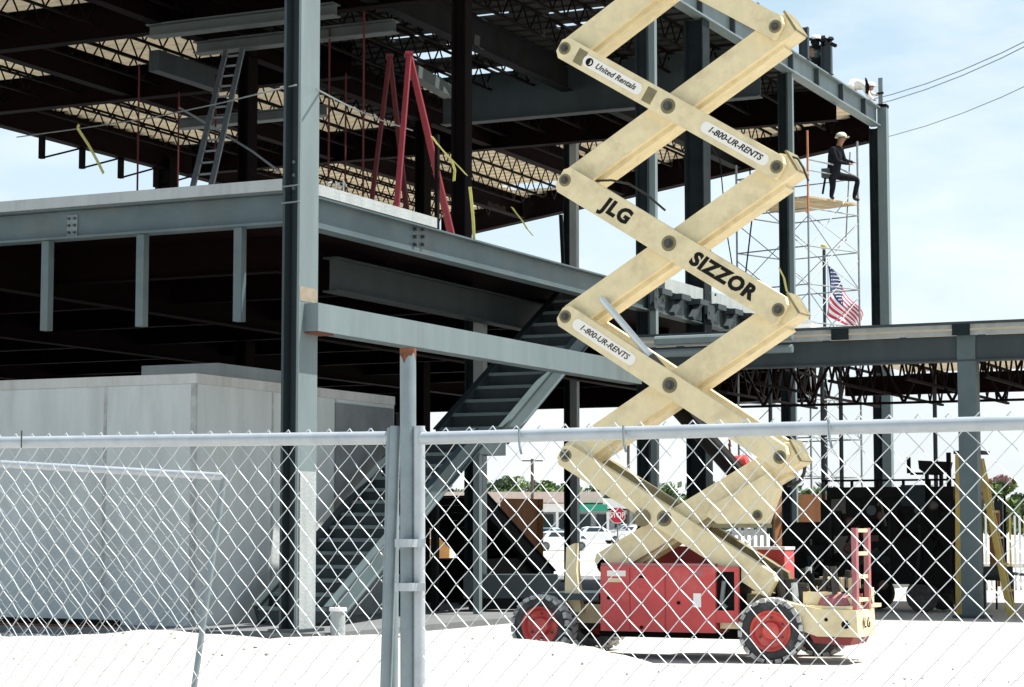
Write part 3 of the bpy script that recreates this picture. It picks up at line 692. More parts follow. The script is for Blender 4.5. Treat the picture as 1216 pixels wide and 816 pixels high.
# top clutter
for (u_, v_, w_, h_, mm_) in ((.5, .15, .5, .16, 'cream'), (.95, .1, .25, .10, 'cream'), (.15, .3, .4, .26, 'grease'), (.7, .5, .5, .2, 'black'), (.3, .8, .6, .3, 'grease'), (1.0, .45, .2, .14, 'pinkred')):
    MB().box(xf_+u_-.15, xf_+u_+w_-.2, YL+v_, YL+v_+.3, zt_+.051, zt_+.05+h_).build('manifold', M[mm_], LT)
for k in range(60):
    p = Vector((random.uniform(xf_-.1, e1-.2), YL+random.uniform(.1, 1.4), zt_+.05))
    if k % 3 == 0: MB().tube([p, p+Vector((random.uniform(-.1,.1), 0, random.uniform(.16,.48)))], random.uniform(.025,.06), 8).build('valve', random.choice([M['grease'], M['black'], M['chrome']]), LT)
    elif k % 3 == 1: MB().box(p.x, p.x+random.uniform(.08,.25), p.y, p.y+.15, p.z, p.z+random.uniform(.1,.34)).build('manifold', random.choice([M['grease'], M['black'], M['cream']]), LT)
    else:
        q = p+Vector((random.uniform(-.35,.35), random.uniform(-.1,.1), 0)); MB().tube([p, p*.7+q*.3+Vector((0,0,.2)), p*.3+q*.7+Vector((0,0,.22)), q], .014, 6).build('hose', M['hose'], LT, True)
for px, py, r_ in ((981, 736, .022), (1004, 742, .05)):
    p = at(px, py, Y=YL-.02); MB().lathe((p.x, YL-.022, p.z), (0,-1,0), [(0,0),(r_,0),(r_,.004),(0,.004)], 18, closed=False).build('access_hole', M['black'], fp)
b = MB(); text(b, 'JLG', (e1+.018, YL+.36, zt_-.16), (0,1,0), (.06,0,1), .18, 0, .0, .001, True, 1.15, 1.15); b.build('lettering', M['ink'], fp)
MB().prism([pr(xf_+.45, .37, YL+.02), pr(e0, .33, YL+.02), pr(e1-.05, zt_-.33, YL+.02), pr(e1-.1, zt_-.42, YL+.02), pr(e0-.1, .25, YL+.02)], (0,0,0), (0,.7,0)).build('axle_housing', M['red_d'], LT)
for X in (xf_, xr_): MB().tube([(X, YL+.1, WR), (X, YL+1.55, WR)], .09, 12).build('axle', M['black'], LT, True)
def wheel(x, y, steer, side):
    ax = Vector((math.sin(R(steer)), -math.cos(R(steer)), 0))*side; c = Vector((x, y, WR+.005)); wd_ = .34
    o = MB().lathe(c, ax, [(.23,-wd_/2),(.33,-wd_/2),(.37,-wd_*.38),(.375,0),(.37,wd_*.38),(.335,wd_/2),(.27,wd_/2+.01),(.235,wd_/2-.02)], 40).build('wheel', M['tyre'], LT, True)
    b = MB(); 
    tt = Vector((0,0,1)); w_ = ax.cross(tt)
    for k in range(22):
        a = 2*math.pi*k/22
        for sg in (1, -1):
            a2 = a+(.14 if sg > 0 else 0)
            e1_ = tt*math.cos(a2)+w_*math.sin(a2); e2_ = tt*math.cos(a2+.12)+w_*math.sin(a2+.12)
            b.bar(c+e1_*.375+ax*sg*wd_*.05, c+e2_*.372+ax*sg*wd_*.5, .075, .05, e1_)
    b.build('tread', M['tread'], o)
    MB().lathe(c, ax, [(.24,-.1),(.26,wd_/2-.02),(.245,wd_/2+.005),(.225,wd_/2-.01),(.20,wd_/2-.08),(.12,wd_/2-.10),(.10,wd_/2-.02),(.06,wd_/2+.0),(0,wd_/2+.0),(0,-.1)], 32, closed=False).build('rim', M['rim'], o, True)
    b = MB()
    for k in range(6):
        a = 2*math.pi*k/6; e1_ = tt*math.cos(a)+w_*math.sin(a); b.tube([c+e1_*.155+ax*(wd_/2-.1), c+e1_*.155+ax*(wd_/2-.07)], .016, 6)
    each(b, 'wheel_nut', M['bolt'], o)
wheel(xf_, wf.y+.17, 9, 1); wheel(xr_, wr.y+.17, 2, 1); wheel(xf_+.1, YL+1.72, 9, -1); wheel(xr_, YL+1.75, 0, -1)
# engine box
a = at(713, 672, Y=yn_); c = at(850, 752, Y=yn_)
eb = MB().box(a.x, c.x, yn_, yn_+.5, c.z, a.z).build('engine_cover', M['red'], LT)
MB().box(a.x+.01, c.x-.01, yn_-.003, yn_+.5, a.z+.003, a.z+.035).build('lid', M['pinkred'], eb)  # paler than the cover: sun on its top put into the colour
b = MB()
for px in (748, 790): p = at(px, 700, Y=yn_); b.box(p.x-.006, p.x+.006, yn_-.004, yn_+.01, c.z+.02, a.z-.02)
b.build('panel_seam', M['red_d'], eb)
for px, py, w_, h_, mm in ((828, 713, .10, .17, M['white']), (732, 681, .25, .07, M['cream_w']), (730, 689, .18, .05, M['cream']), (762, 685, .08, .03, M['black']), (830, 681, .12, .06, M['pinkred'])):
    p = at(px, py, Y=yn_); MB().box(p.x-w_/2, p.x+w_/2, yn_-.004, yn_+.01, p.z-h_/2, p.z+h_/2).build('decal', mm, eb)
for px, py in ((762, 745), (723, 710), (806, 716)):
    p = at(px, py, Y=yn_); MB().tube([(p.x, yn_-.02, p.z), (p.x, yn_+.01, p.z)], .022, 8).build('latch', M['black'], eb)
p0_ = at(852, 672, Y=yn_); p1_ = at(877, 745, Y=yn_)
MB().box(c.x+.003, p1_.x, yn_+.06, yn_+.5, p1_.z+.1, a.z).build('battery_bay', M['black'], LT)
b = MB(); b.box(c.x+.003, p1_.x, yn_+.0, yn_+.055, a.z-.06, a.z).box(p1_.x-.05, p1_.x, yn_, yn_+.055, p1_.z+.05, a.z-.061).box(c.x+.003, p1_.x-.051, yn_, yn_+.055, p1_.z+.05, p1_.z+.2); b.build('bay_frame', M['red'], LT)
MB().tube([at(860, 690, Y=yn_+.03), at(857, 716, Y=yn_+.03), at(863, 722, Y=yn_+.03)], .03, 8).build('hose', M['alu'], LT)
MB().box(a.x-.25, c.x+.1, yn_+.55, yn_+1.3, .25, .5).build('belly_pan', M['black'], LT)
b = MB().box(c.x+.02, xf_-.3, yn_+.1, yn_+.5, .40, .62); b.build('side_frame', M['cream'], LT)
# scissor base frame, centre red tower
MB().box(a.x-.1, xf_-.1, YL+.2, YL+1.3, .67, .82).build('base_frame', M['olive'], LT)
P = [at(*q_, Y=YL+.75) for q_ in ((742, 674), (790, 648), (830, 650), (862, 674))]
MB().prism(P, (0,0,0), (0,.3,0)).build('centre_housing', M['red_d'], LT)
a2 = at(893, 653, Y=YL+1.45); c2 = at(932, 702, Y=YL+1.45)
o = MB().box(a2.x-.5, c2.x, YL+1.45, YL+1.85, c2.z, a2.z).build('engine_cover', M['red'], LT)
MB().box(a2.x-.5, c2.x+.01, YL+1.44, YL+1.86, a2.z+.003, a2.z+.04).build('lid', M['white'], o)
MB().tube([(c2.x-.2, YL+1.44, c2.z+.25), (c2.x-.2, YL+1.40, c2.z+.25)], .16, 18).build('round_guard', M['pinkred'], o)
# rear lower left: outrigger housing & exhaust
p = at(682, 650, Y=YL+.3); b = MB(); zz_ = at(682, 645, Y=YL+.3).z; b.prism([(p.x-.10, YL+.2, .6), (p.x+.14, YL+.2, .55), (p.x+.07, YL+.2, zz_-.35), (p.x+.05, YL+.2, zz_), (p.x-.07, YL+.2, zz_-.05)], (0,0,0), (0,.12,0)); b.build('end_guard', M['cream'], LT)
MB().box(xr_-.2, xr_+.75, YL+.02, YL+1.5, .72, .80).build('fender', M['steel'], LT)
# boarding ladder
l0 = Vector((e1-.04, 0, 0)); tz = at(1019, 627, Y=YL+.1).z
ld = thing  # (ladder is a part)
lad = MB().bar((l0.x, YL+.1, zt_), (l0.x, YL+.1, tz), .10, .06, (1,0,0)).build('boarding_ladder', M['pinkred'], LT)
MB().bar((l0.x+.02, YL+.56, zt_), (l0.x+.02, YL+.56, tz), .10, .06, (1,0,0)).build('ladder_rail', M['pinkred'], lad)
for k in range(4):
    z = zt_+.12+k*(tz-zt_-.15)/3; MB().bar((l0.x, YL+.1, z), (l0.x+.02, YL+.56, z), .05, .045).build('rung', M['cream'], lad)
MB().lathe((e1-.30, YL+.25, zt_+.06), (0,0,1), [(0,0),(.25,0),(.22,.08),(.1,.13),(0,.14)], 16, closed=False).build('hub_cover', M['pinkred'], LT)
# platform high above the frame
zp = zL[4]+1.0
pf = MB().box(xl-.3, xr+.4, YL-.2, YL+1.3, zp, zp+.15).build('platform', M['cream'], LT)
b = MB()
for x_ in (xl-.28, (xl+xr)/2, xr+.38):
    for y_ in (YL-.18, YL+1.28): b.tube([(x_, y_, zp+.15), (x_, y_, zp+1.25)], .025, 8)
for z_ in (zp+.7, zp+1.25):
    for y_ in (YL-.18, YL+1.28): b.tube([(xl-.28, y_, z_), (xr+.38, y_, z_)], .022, 8)
    for x_ in (xl-.28, xr+.38): b.tube([(x_, YL-.18, z_), (x_, YL+1.28, z_)], .022, 8)
b.build('guard_rail', M['cream'], LT)
for sx, sx2 in ((xl, xr), (xr, xl)):
    z0_ = zL[4] if sx == xl else zRr[4]
    MB().bar((sx, YB_+.2, z0_), ((sx+sx2)/2+(.3 if sx2>sx else -.3), YB_+.2, zp-.02), .3, .28).build('scissor_arm', M['cream'], LT)

# ------------------------------------------------------------------ chain link fences
def chain(t, A, Bp, z0, zA, zB_, rw=.0019, Wd=.083, Hd=.084, name='chain_link_mesh', m='wire'):
    A = Vector(A); Bp = Vector(Bp); L_ = (Bp-A).length; dr = (Bp-A)/L_; nrm = Vector((dr.y, -dr.x, 0))
    n = int(L_/(Wd/2)); b = MB()
    for i in range(n):
        x0 = i*Wd/2; pts = []; zt2 = zA+(zB_-zA)*i/n; k = int((zt2-z0)/(Hd/2)); 
        for j in range(k+1):
            e = (j+i) % 2; xx = x0+(Wd/2 if e else 0); z = zt2+.03-j*Hd/2
            pts.append(A+dr*(xx+random.uniform(-.0012,.0012))+nrm*(.003 if j % 2 else -.003)+Vector((0,0,z+random.uniform(-.001,.001))))
        b.tube(pts, rw, 4, caps=False)
    return b.build(name, M[m], t, False, False)
# left panel
a = at(-30, 526, d=7.65); c = at(466, 520, d=6.6); a = c+(a-c)*2.0
t = thing('chain_link_fence', 'near chain link fence panel left of the gate posts, level top rail', 'fence', (c.x, c.y, 0), 'near chain link fence')
MB().tube([a, (a+c)/2, c+(a-c)*.03, c], .0205, 14).build('top_rail', M['galv'], t, True)
MB().tube([(a.x, a.y, .08), (c.x, c.y, .08)], .021, 10).build('bottom_rail', M['galv'], t, True)
a0 = Vector((a.x, a.y, 0)); c0_ = Vector((c.x, c.y, 0)); chain(t, a0, c0_, .05, a.z, c.z)
MB().tube([(c.x, c.y, 0), c+Vector((0,0,.02))], .021, 12).build('end_post', M['galv_d'], t, True)
b = MB(); p = at(32, 522, d=7.5); b.tube([p+Vector((0,-.03,.03)), p+Vector((.0,-.03,-.03))], .003, 6); b.build('tie', M['bolt'], t)
# right panel
a = at(502, 520.5, d=6.42); c = at(1260, 501, d=5.35); c = a+(c-a)*2.0
t = thing('chain_link_fence', 'near chain link fence panel right of the gate posts, rail rising to the right', 'fence', (a.x, a.y, 0), 'near chain link fence')
MB().tube([a, a+(c-a)*.02, (a+c)/2, c], .0190, 14).build('top_rail', M['galv'], t, True)
MB().tube([(a.x, a.y, .08), (c.x, c.y, .08)], .021, 10).build('bottom_rail', M['galv'], t, True)
chain(t, (a.x, a.y, 0), (c.x, c.y, 0), .05, a.z, c.z)
b = MB()
for px in (1018, 775, 640):
    f_ = (px-502)/(1260-502)/2; f_ = f_*6.42/(6.42*f_+5.35*(1-f_)) if False else f_
    p = a+(c-a)*f_
    b.tube([p+Vector((0,-.025,.02)), p+Vector((.004,-.03,-.03)), p+Vector((.01,-.03,-.055))], .0035, 5)
each(b, 'wire_tie', M['galv_d'], t)
# posts at the gate
def pipe(px0, y0, px1, d, r, m, name, lab, rusty=False):
    p = at(px0, y0, d=d); q = at(px1, 788, d=d); dr = (q-p).normalized(); q = p+dr*(p.z/-dr.z)
    t = thing(name, lab, 'post', q, 'steel posts where the fence panels meet')
    MB().tube([p, q], r, 20, caps=not rusty).build('pipe', m, t, True)
    return t, p, q, dr
t, p, q, dr = pipe(484.5, 414, 485, 6.47, .0245, M['galv_d'], 'fence_post', 'tall centre fence post with rusty open top', True)
ring = MB(); n = 20; vs = []; 
for k in range(n):
    a_ = 2*math.pi*k/n
    for (rr, zz) in ((.0248, -.028-.012*math.sin(a_*3)-.008*math.sin(a_*7)), (.0252, .001), (.0215, .001), (.021, -.1)): vs.append(p+Vector((math.cos(a_)*rr, math.sin(a_)*rr, zz)))
ring.add(vs, [(k*4+j, ((k+1)%n)*4+j, ((k+1)%n)*4+j+1, k*4+j+1) for k in range(n) for j in range(3)]); ring.build('rusty_rim', M['rust'], t, True)
b = MB()
for yy in (645, 697):
    c = at(485, yy, d=6.42); b.tube([c-Vector((0,0,.012)), c+Vector((0,0,.012))], .032, 18)
    b.bar(c+RT*-.04, c+RT*.05, .03, .024)
b.build('clamp_band', M['galv'], t)
pipe(470, 506, 460, 6.5, .0165, M['galv_d'], 'fence_post', 'slim leaning end post left of the tall centre post')
pipe(463.5, 508, 456, 6.56, .010, M['galv_d'], 'fence_post', 'thinnest steel rod at the far left of the gate posts')
pipe(498, 506, 498, 6.45, .0175, M['galv'], 'fence_post', 'bright end post right of the tall centre post')
# older leaning panel behind
a = at(-30, 549, d=12.2); c = at(267, 566, d=11.6); e = at(240, 752, d=11.6)
t = thing('chain_link_fence', 'older fence panel behind the left one with sloping rail and leaning end post', 'fence', (c.x, c.y, 0))
MB().tube([a, c], .02, 10).build('top_rail', M['galv'], t, True)
dr = (e-c).normalized(); e = c+dr*(c.z/-dr.z); MB().tube([c+Vector((0,0,.02)), e], .016, 10).build('end_post', M['galv_d'], t, True)
chain(t, (a.x, a.y, 0), (c.x-.02, c.y, 0), .1, a.z, c.z-.02, .0014, .10, .10, m='wire_d')

# ------------------------------------------------------------------ ladders and clutter on the upper floor
def stepladder(name, lab, apex, fl_, fr, m, X, back=(-.6, .9), zf=None, w=.45, mr=None, group=None):
    A_ = at(*apex, X=X); l = at(*fl_, X=X); r = at(*fr, X=X)
    zf = zf if zf is not None else zS
    l.z = zf; r.z = zf
    t = thing(name, lab, 'ladder', ((l.x+r.x)/2, (l.y+r.y)/2, zf), group)
    o = FW*.5+RT*-.06
    for k, base_ in enumerate((l, r)):
        for s_ in (0, 1): MB().bar(A_+o*s_*.5, base_+o*s_, .085 if s_ == 0 else .05, .05).build('rail', m, t)
    for k in range(1, 7):
        f_ = k/7; MB().bar(A_+(r-A_)*f_+o*0, A_+(r-A_)*f_+o*(.5+.5*f_), .05, .04).build('rung', mr or m, t)
    MB().bar(A_-o*.1, A_+o*.6, .14, .05, (0,0,1)).build('top_cap', m, t)
    return t
stepladder('stepladder', 'tall bright red stepladder on the upper floor edge', (486, 63), (470, 248), (538, 285), M['ladder_red'], -17.4)
stepladder('stepladder', 'dark red stepladder behind the bright red one', (463, 66), (433, 232), (492, 250), M['pole_red'], -20.5)
# extension ladder
t = thing('extension_ladder', 'grey aluminium extension ladder leaning up through the roof opening', 'ladder', at(235, 228, Y=31.5))
lo = at(217, 224, Y=31.5); hi = at(268, 62, Y=36.5); lo.z = zS; w = Vector((.40, 0, 0))
for s_ in (0, 1):
    MB().bar(lo+w*s_, hi+w*s_, .09, .10).build('rail', M['alu'], t)
for k in range(16):
    f_ = (k+.5)/16; MB().bar(lo+(hi-lo)*f_, lo+(hi-lo)*f_+w, .035, .035).build('rung', M['alu'], t)
# caution tapes
def tape(pts, X, lab, w=.07, Y=None):
    P_ = [at(*p, X=X) if Y is None else at(*p, Y=Y) for p in pts]; b = MB()
    for a_, c_ in zip(P_, P_[1:]): b.bar(a_, c_, w, .006, (.3,1,.2))
    m_ = min(P_, key=lambda v: v.z)
    tag(rebase(b.build('caution_tape', M['tape']), P_[0]), lab, 'tape', 'yellow caution tapes')
tape([(94, 148), (92, 152), (105, 172), (116, 192), (123, 206)], 0, 'yellow tape strip dangling at far left under the roof edge', .08, Y=38)
tape([(513, 162), (520, 172), (533, 186), (545, 198), (554, 208)], XF, 'longer yellow tape blowing right from the red stepladder')
tape([(514, 164), (527, 180), (537, 192), (540, 202), (539, 215)], XF, 'shorter yellow tape drooping from the red stepladder', .06)
tape([(558, 222), (560, 240), (562, 262), (563, 286)], XF, 'yellow tape hanging straight down onto the edge beam', .07)
tape([(608, 246), (612, 252), (620, 262), (626, 272), (633, 280)], XF-2, 'small yellow tape end fluttering against the sky', .06)
tape([(925, 318), (931, 330), (934, 345), (938, 352)], XF+.3, 'pale tape knotted around the column by the flag', .06)
# safety ropes
def rope(pts, X, r, lab, Y=None, m=None):
    P_ = [at(p[0], p[1], Y=p[2]) for p in pts]
    tag(rebase(MB().tube(P_, r, 5).build('safety_rope', m or M['rope']), P_[0]), lab, 'rope')
rope([(20, 163, 40), (100, 152, 38), (180, 140, 36), (260, 123, 33), (338, 104, 27.6), (352, 101, 27.35)], 0, .014, 'pale rope running from the corner column leftward under the roof')
rope([(376, 106, 27.6), (410, 124, 31), (450, 142, 34), (490, 155, 36)], 0, .014, 'pale rope running from the corner column rightward to the stepladders')
rope([(213, 128, 36), (260, 155, 35), (300, 180, 34), (331, 203, 33)], 0, .022, 'grey cable sagging behind the extension ladder')
# slab clutter
p = at(666, 255, X=-19); q = at(669, 312, X=-19); tag(rebase(MB().bar((q.x, q.y, q.z-.1), p, .07, .07).build('stake', M['black']), q), 'thin black stake standing on the upper floor against the sky', 'stake')
p = at(560, 275, X=-19)
hcol(-19.2, at(548, 250, X=-19.2).y, zS, zRb, .32, .3, 0, M['joist'])
p = at(519, 240, X=XF-.2); tag(rebase(MB().box(p.x-.03, p.x+.03, p.y-.04, p.y+.04, zSb, at(519, 160, X=XF-.2).z).build('stud_post', M['joist']), p), 'slim dark post on the slab end beside the red stepladder', 'post')
b = MB()
for k in range(3):
    p = at(390+k*9, 214, X=XF-.3); b.tube([(p.x, p.y, zS), (p.x, p.y, zS+.18+.05*k), (p.x, p.y+.1, zS+.2)], .015, 5)
tag(rebase(b.build('rebar_dowels', M['conc_w']), (p.x, p.y, zS)), 'three pale rebar dowels poking from the slab beside the corner column', 'rebar')

# ------------------------------------------------------------------ scaffold tower
def sp(px, d): p = at(px, 600, d=d); return Vector((p.x, p.y, 0))
Aa, Bb, Cc, Dd = sp(964, 55.6), sp(1024, 57.0), sp(878, 57.2), sp(936, 58.6)
zpl = at(985, 238, d=56.5).z
t = thing('scaffold_tower', 'tall thin tube scaffold tower with plank platform behind the canopy', 'scaffold', Aa)
ztop = {0: at(964, 155, d=55.6).z, 1: at(1024, 168, d=57).z, 2: at(878, 195, d=57).z, 3: zpl+1.0}
for k, p in enumerate((Aa, Bb, Cc, Dd)):
    zt3 = min(ztop[k], zRb-.3)
    MB().tube([p, p+Vector((0,0,zpl-.5))], .028, 7).tube([p+Vector((0,0,zpl-.5)), p+Vector((0,0,zt3))], .03, 7, 1 if k == 0 else 0).build('standard', [M['scaf'], M['scaf_o']], t)
prs = ((Aa, Bb), (Aa, Cc), (Cc, Dd), (Bb, Dd)); z = 1.0
b1 = MB(); b2 = MB(); i = 0
while z < zpl+1.2:
    for k, (p, q) in enumerate(prs):
        if z > zpl+.2 and k == 0 and False: continue
        b1.tube([p+Vector((0,0,z)), q+Vector((0,0,z))], .018, 6)
    if z < zpl-1:
        for p, q in ((Aa, Cc), (Bb, Dd), (Aa, Bb)):
            b2.tube([p+Vector((0,0,z)), q+Vector((0,0,z+1.8))], .013, 5); (b2.tube([q+Vector((0,0,z)), p+Vector((0,0,z+1.8))], .013, 5) if i % 2 else None)
    z += 1.0; i += 1
b1.build('ledgers', M['scaf'], t); b2.build('cross_braces', M['scaf'], t)
for k in range(7):
    f_ = k/7; g_ = (k+.93)/7; pl = [Aa.lerp(Cc, f_), Aa.lerp(Cc, g_), Bb.lerp(Dd, g_), Bb.lerp(Dd, f_)]
    MB().prism([p+Vector((0,0,zpl-.06+.004*(k%2))) for p in pl], (0,0,0), (0,0,.05)).build('plank', M['plank'], t)
m1 = Aa.lerp(Bb, .5); MB().tube([Aa+Vector((0,0,zpl+.95)), m1+Vector((0,-.1,zpl+.92)), Bb+Vector((0,-.1,zpl+.70))], .025, 7).build('guard_rail', M['scaf'], t)
MB().tube([Bb+Vector((-.35,0,0))+Vector((0,0,zpl-1.0)), Bb+Vector((-.2,0,zpl+1.4))], .02, 6).build('leaning_tube', M['scaf'], t)
tag(rebase(MB().tube([at(890, 190, d=54), at(893, 260, d=54.1), at(886, 320, d=54), at(882, 352, d=54)], .02, 5).build('lifting_rope', M['black']), at(882, 352, d=54)), 'dark rope hanging beside the left leg of the scaffold', 'rope')
tag(rebase(MB().tube([at(833, 160, d=50), at(855, 190, d=50), at(862, 270, d=50), at(872, 330, d=50)], .015, 5).build('lifting_rope', M['black']), at(872, 330, d=50)), 'thin black rope left of the scaffold below the roof edge', 'rope')

# ------------------------------------------------------------------ people
def person(lab, root, J, bones, mats, extra=None):
    """J: name->(vec, radius); bones: (a, b, material index)"""
    t = thing('person', lab, 'person', root); names_ = list(J)
    bm = bmesh.new(); sk = bm.verts.layers.skin.verify(); vm = {}
    for n_ in names_:
        v = bm.verts.new(J[n_][0]); v[sk].radius = (J[n_][1], J[n_][1]); v[sk].use_root = (n_ == 'hip'); vm[n_] = v
    for a_, c_, _ in bones: bm.edges.new((vm[a_], vm[c_]))
    me = bpy.data.meshes.new('p'); bm.to_mesh(me); bm.free(); ob = bpy.data.objects.new('p', me); C.objects.link(ob)
    ob.modifiers.new('s', 'SKIN'); ss = ob.modifiers.new('ss', 'SUBSURF'); ss.levels = 2; ss.render_levels = 2
    dg = bpy.context.evaluated_depsgraph_get(); dg.update(); me2 = bpy.data.meshes.new_from_object(ob.evaluated_get(dg)); bpy.data.objects.remove(ob)
    me2.materials.clear()
    for m_ in mats: me2.materials.append(m_)
    segs = [(Vector(J[a_][0]), Vector(J[c_][0]), k_) for a_, c_, k_ in bones]
    for f_ in me2.polygons:
        c_ = f_.center; best = 9; bi = 0
        for p_, q_, k_ in segs:
            dd = q_-p_; tt = max(0, min(1, (c_-p_).dot(dd)/max(dd.length_squared, 1e-6))); e_ = (p_+dd*tt-c_).length
            if e_ < best: best = e_; bi = k_
        f_.material_index = bi; f_.use_smooth = True
    me2.name = 'body'; o = bpy.data.objects.new('body', me2); C.objects.link(o)
    o.data.transform(Matrix.Translation(-Vector(root))); o.parent = t
    return t
def ball(b, c, r, sx=1, sy=1, sz=1, mi=0, zmin=-1, n=14, m=9):
    prof = []
    vs = []; fs = []; c = Vector(c); zs_ = [zmin+(1-zmin)*i/m for i in range(m+1)]
    for z_ in zs_:
        rr = math.sqrt(max(0, 1-z_*z_))
        for k in range(n): a_ = 2*math.pi*k/n; vs.append(c+Vector((math.cos(a_)*rr*r*sx, math.sin(a_)*rr*r*sy, z_*r*sz)))
    for i in range(m):
        for k in range(n): fs.append((i*n+k, i*n+(k+1)%n, (i+1)*n+(k+1)%n, (i+1)*n+k))
    return b.add(vs, fs, mi)
def hat(t, c, m, tilt=0, brim=RT):
    b = MB(); ball(b, c, .145, 1.1, 1.1, .95, 0, 0); b.lathe(c, (0,0,1), [(.13,-.005),(.175,-.012),(.175,.0),(.13,.012)], 16)
    b.bar(Vector(c)+brim*.1, Vector(c)+brim*.21, .2, .012)
    return b.build('hard_hat', m, t, True)
def hand(J_, bones, base, wn, dirv, mi):
    """five short fingers rooted in the palm"""
    dirv = Vector(dirv).normalized(); side = dirv.cross(Vector((0,0,1))).normalized()
    for k in range(4):
        n1, n2 = f'{wn}f{k}', f'{wn}g{k}'; o_ = side*(-.03+.02*k); ln = (.07, .08, .075, .06)[k]
        J_[n1] = (base+o_+dirv*.05, .012); J_[n2] = (base+o_+dirv*(.05+ln*.6)+Vector((0,0,-.03)), .010); bones += [(wn, n1, mi), (n1, n2, mi)]
    J_[wn+'t'] = (base-side*.045+dirv*.03+Vector((0,0,.01)), .013); bones += [(wn, wn+'t', mi)]
def fig(pts, d, dy={}, sc=1.0):
    """pixel joints at depth d (+ small depth offsets)"""
    return {k: at(*v, d=d+dy.get(k, 0)) for k, v in pts.items()}
# worker on the scaffold
P_ = fig(dict(hip=(990, 206), chest=(992, 184), neck=(996, 174), head=(999, 166), sl=(988, 178), sr=(998, 179), el=(994, 192), wl=(1009, 195), er=(1003, 191), wr=(1013, 193),
   hl=(988, 208), kl=(989, 221), al=(987, 232), tl=(991, 234), hr=(994, 209), kr=(1019, 213), ar=(1014, 237), tr=(1021, 241)), 56.4, dict(sl=-.18, el=-.2, wl=-.15, hl=-.1, kl=-.1, al=-.1, tl=-.1, sr=.18, er=.2, wr=.15, hr=.1, kr=.1, ar=.1, tr=.1))
zf_ = zpl+.0
for k in ('al', 'ar'): P_[k].z = zf_+.05
for k in ('tl', 'tr'): P_[k].z = zf_+.005
rad = dict(hip=.19, chest=.21, neck=.075, head=.10, sl=.10, sr=.10, el=.065, wl=.04, er=.065, wr=.04, hl=.12, kl=.085, al=.06, tl=.045, hr=.12, kr=.085, ar=.06, tr=.045)
def mk(P, rad): 
    J_ = {k: (v, rad[k]) for k, v in P.items()}; J_['crown'] = (P['head']+(P['head']-P['neck']).normalized()*.09, .095)
    bn = [('hip','chest',0),('chest','neck',0),('neck','head',3),('head','crown',3),('chest','sl',0),('sl','el',0),('el','wl',0),('chest','sr',0),('sr','er',0),('er','wr',0),
      ('hip','hl',1),('hl','kl',1),('kl','al',1),('al','tl',2),('hip','hr',1),('hr','kr',1),('kr','ar',1),('ar','tr',2)]
    fwd = RT*.9-FW*.3
    for w_ in ('wl', 'wr'): hand(J_, bn, P[w_], w_, fwd, 3)
    return J_, bn
J_, bn = mk(P_, rad)
W1 = person('worker in dark clothes and pale hard hat on the scaffold platform, reaching right', (P_['hip'].x, P_['hip'].y, zf_), J_, bn, [M['cloth_d'], M['cloth_d'], M['boot'], M['skin']])
hat(W1, P_['head']+Vector((0,0,.07)), M['hat'])
b = MB().box(P_['hip'].x-.28, P_['hip'].x-.05, P_['hip'].y-.2, P_['hip'].y+.1, P_['hip'].z-.12, P_['hip'].z+.12); b.build('tool_pouch', M['leather'], W1)
b = MB(); h_ = P_['hip']; b.tube([h_+RT*-.22+Vector((0,0,-.1)), h_+RT*-.30+Vector((0,0,-.55))], .03, 7); b.build('hammer', M['black'], W1)
# nose, face marks
b = MB(); ball(b, P_['head']+RT*.10-FW*.02, .022, 1.2, 1, 1); b.build('nose', M['skin'], W1)
# bent worker in white on the roof corner
dW = at(1020, 118, X=XF).length*.99
P_ = fig(dict(hip=(1008, 103), chest=(1022, 98), neck=(1030, 103), head=(1034, 104), sl=(1027, 103), sr=(1028, 101), el=(1031, 113), wl=(1037, 119), er=(1034, 111), wr=(1040, 113),
   hl=(1007, 107), kl=(1013, 117), al=(1008, 122), tl=(1012, 124), hr=(1009, 107), kr=(1018, 117), ar=(1013, 124), tr=(1018, 126)), 60.0, dict(sl=-.16, el=-.2, wl=-.12, hl=-.12, kl=-.15, al=-.1, tl=-.1, sr=.16, er=.2, wr=.12, hr=.12, kr=.15, ar=.1, tr=.1))
for k in ('tl', 'tr'): P_[k].z = zR+.04
for k in ('al', 'ar'): P_[k].z = zR+.09
rad2 = dict(rad); rad2['hip'] = .19; rad2['chest'] = .19
J_, bn = mk(P_, rad2)
W2 = person('worker in white shirt bent over on the roof corner', (P_['hip'].x, P_['hip'].y, zR), J_, bn, [M['cloth_w'], M['cloth_w'], M['boot'], M['skin']])
hat(W2, P_['head']+Vector((0,0,.03)), M['hat_w'])
b = MB().prism([at(1027.5, 92, d=59.7), at(1029, 93, d=59.7), at(1033, 103, d=59.7), at(1031, 112, d=59.7), at(1028, 110, d=59.7)], (0,0,0), FW*.05); b.build('tool_pouch', M['black'], W2)
p = at(1046, 128, X=XF+.15)
t = thing('clamp_post', 'thin grey post with clamp standing on the roof corner column', 'post', (p.x, p.y, zR+.09))
MB().bar((p.x, p.y, zR+.09), (p.x, p.y, at(1046, 93, X=XF+.15).z), .06, .12).build('post', M['steel_l'], t)
p2 = at(1043, 112, X=XF+.15); MB().tube([(p2.x-.35, p2.y, p2.z), (p2.x+.15, p2.y, p2.z+.03)], .035, 8).build('clamp', M['steel_d'], t)
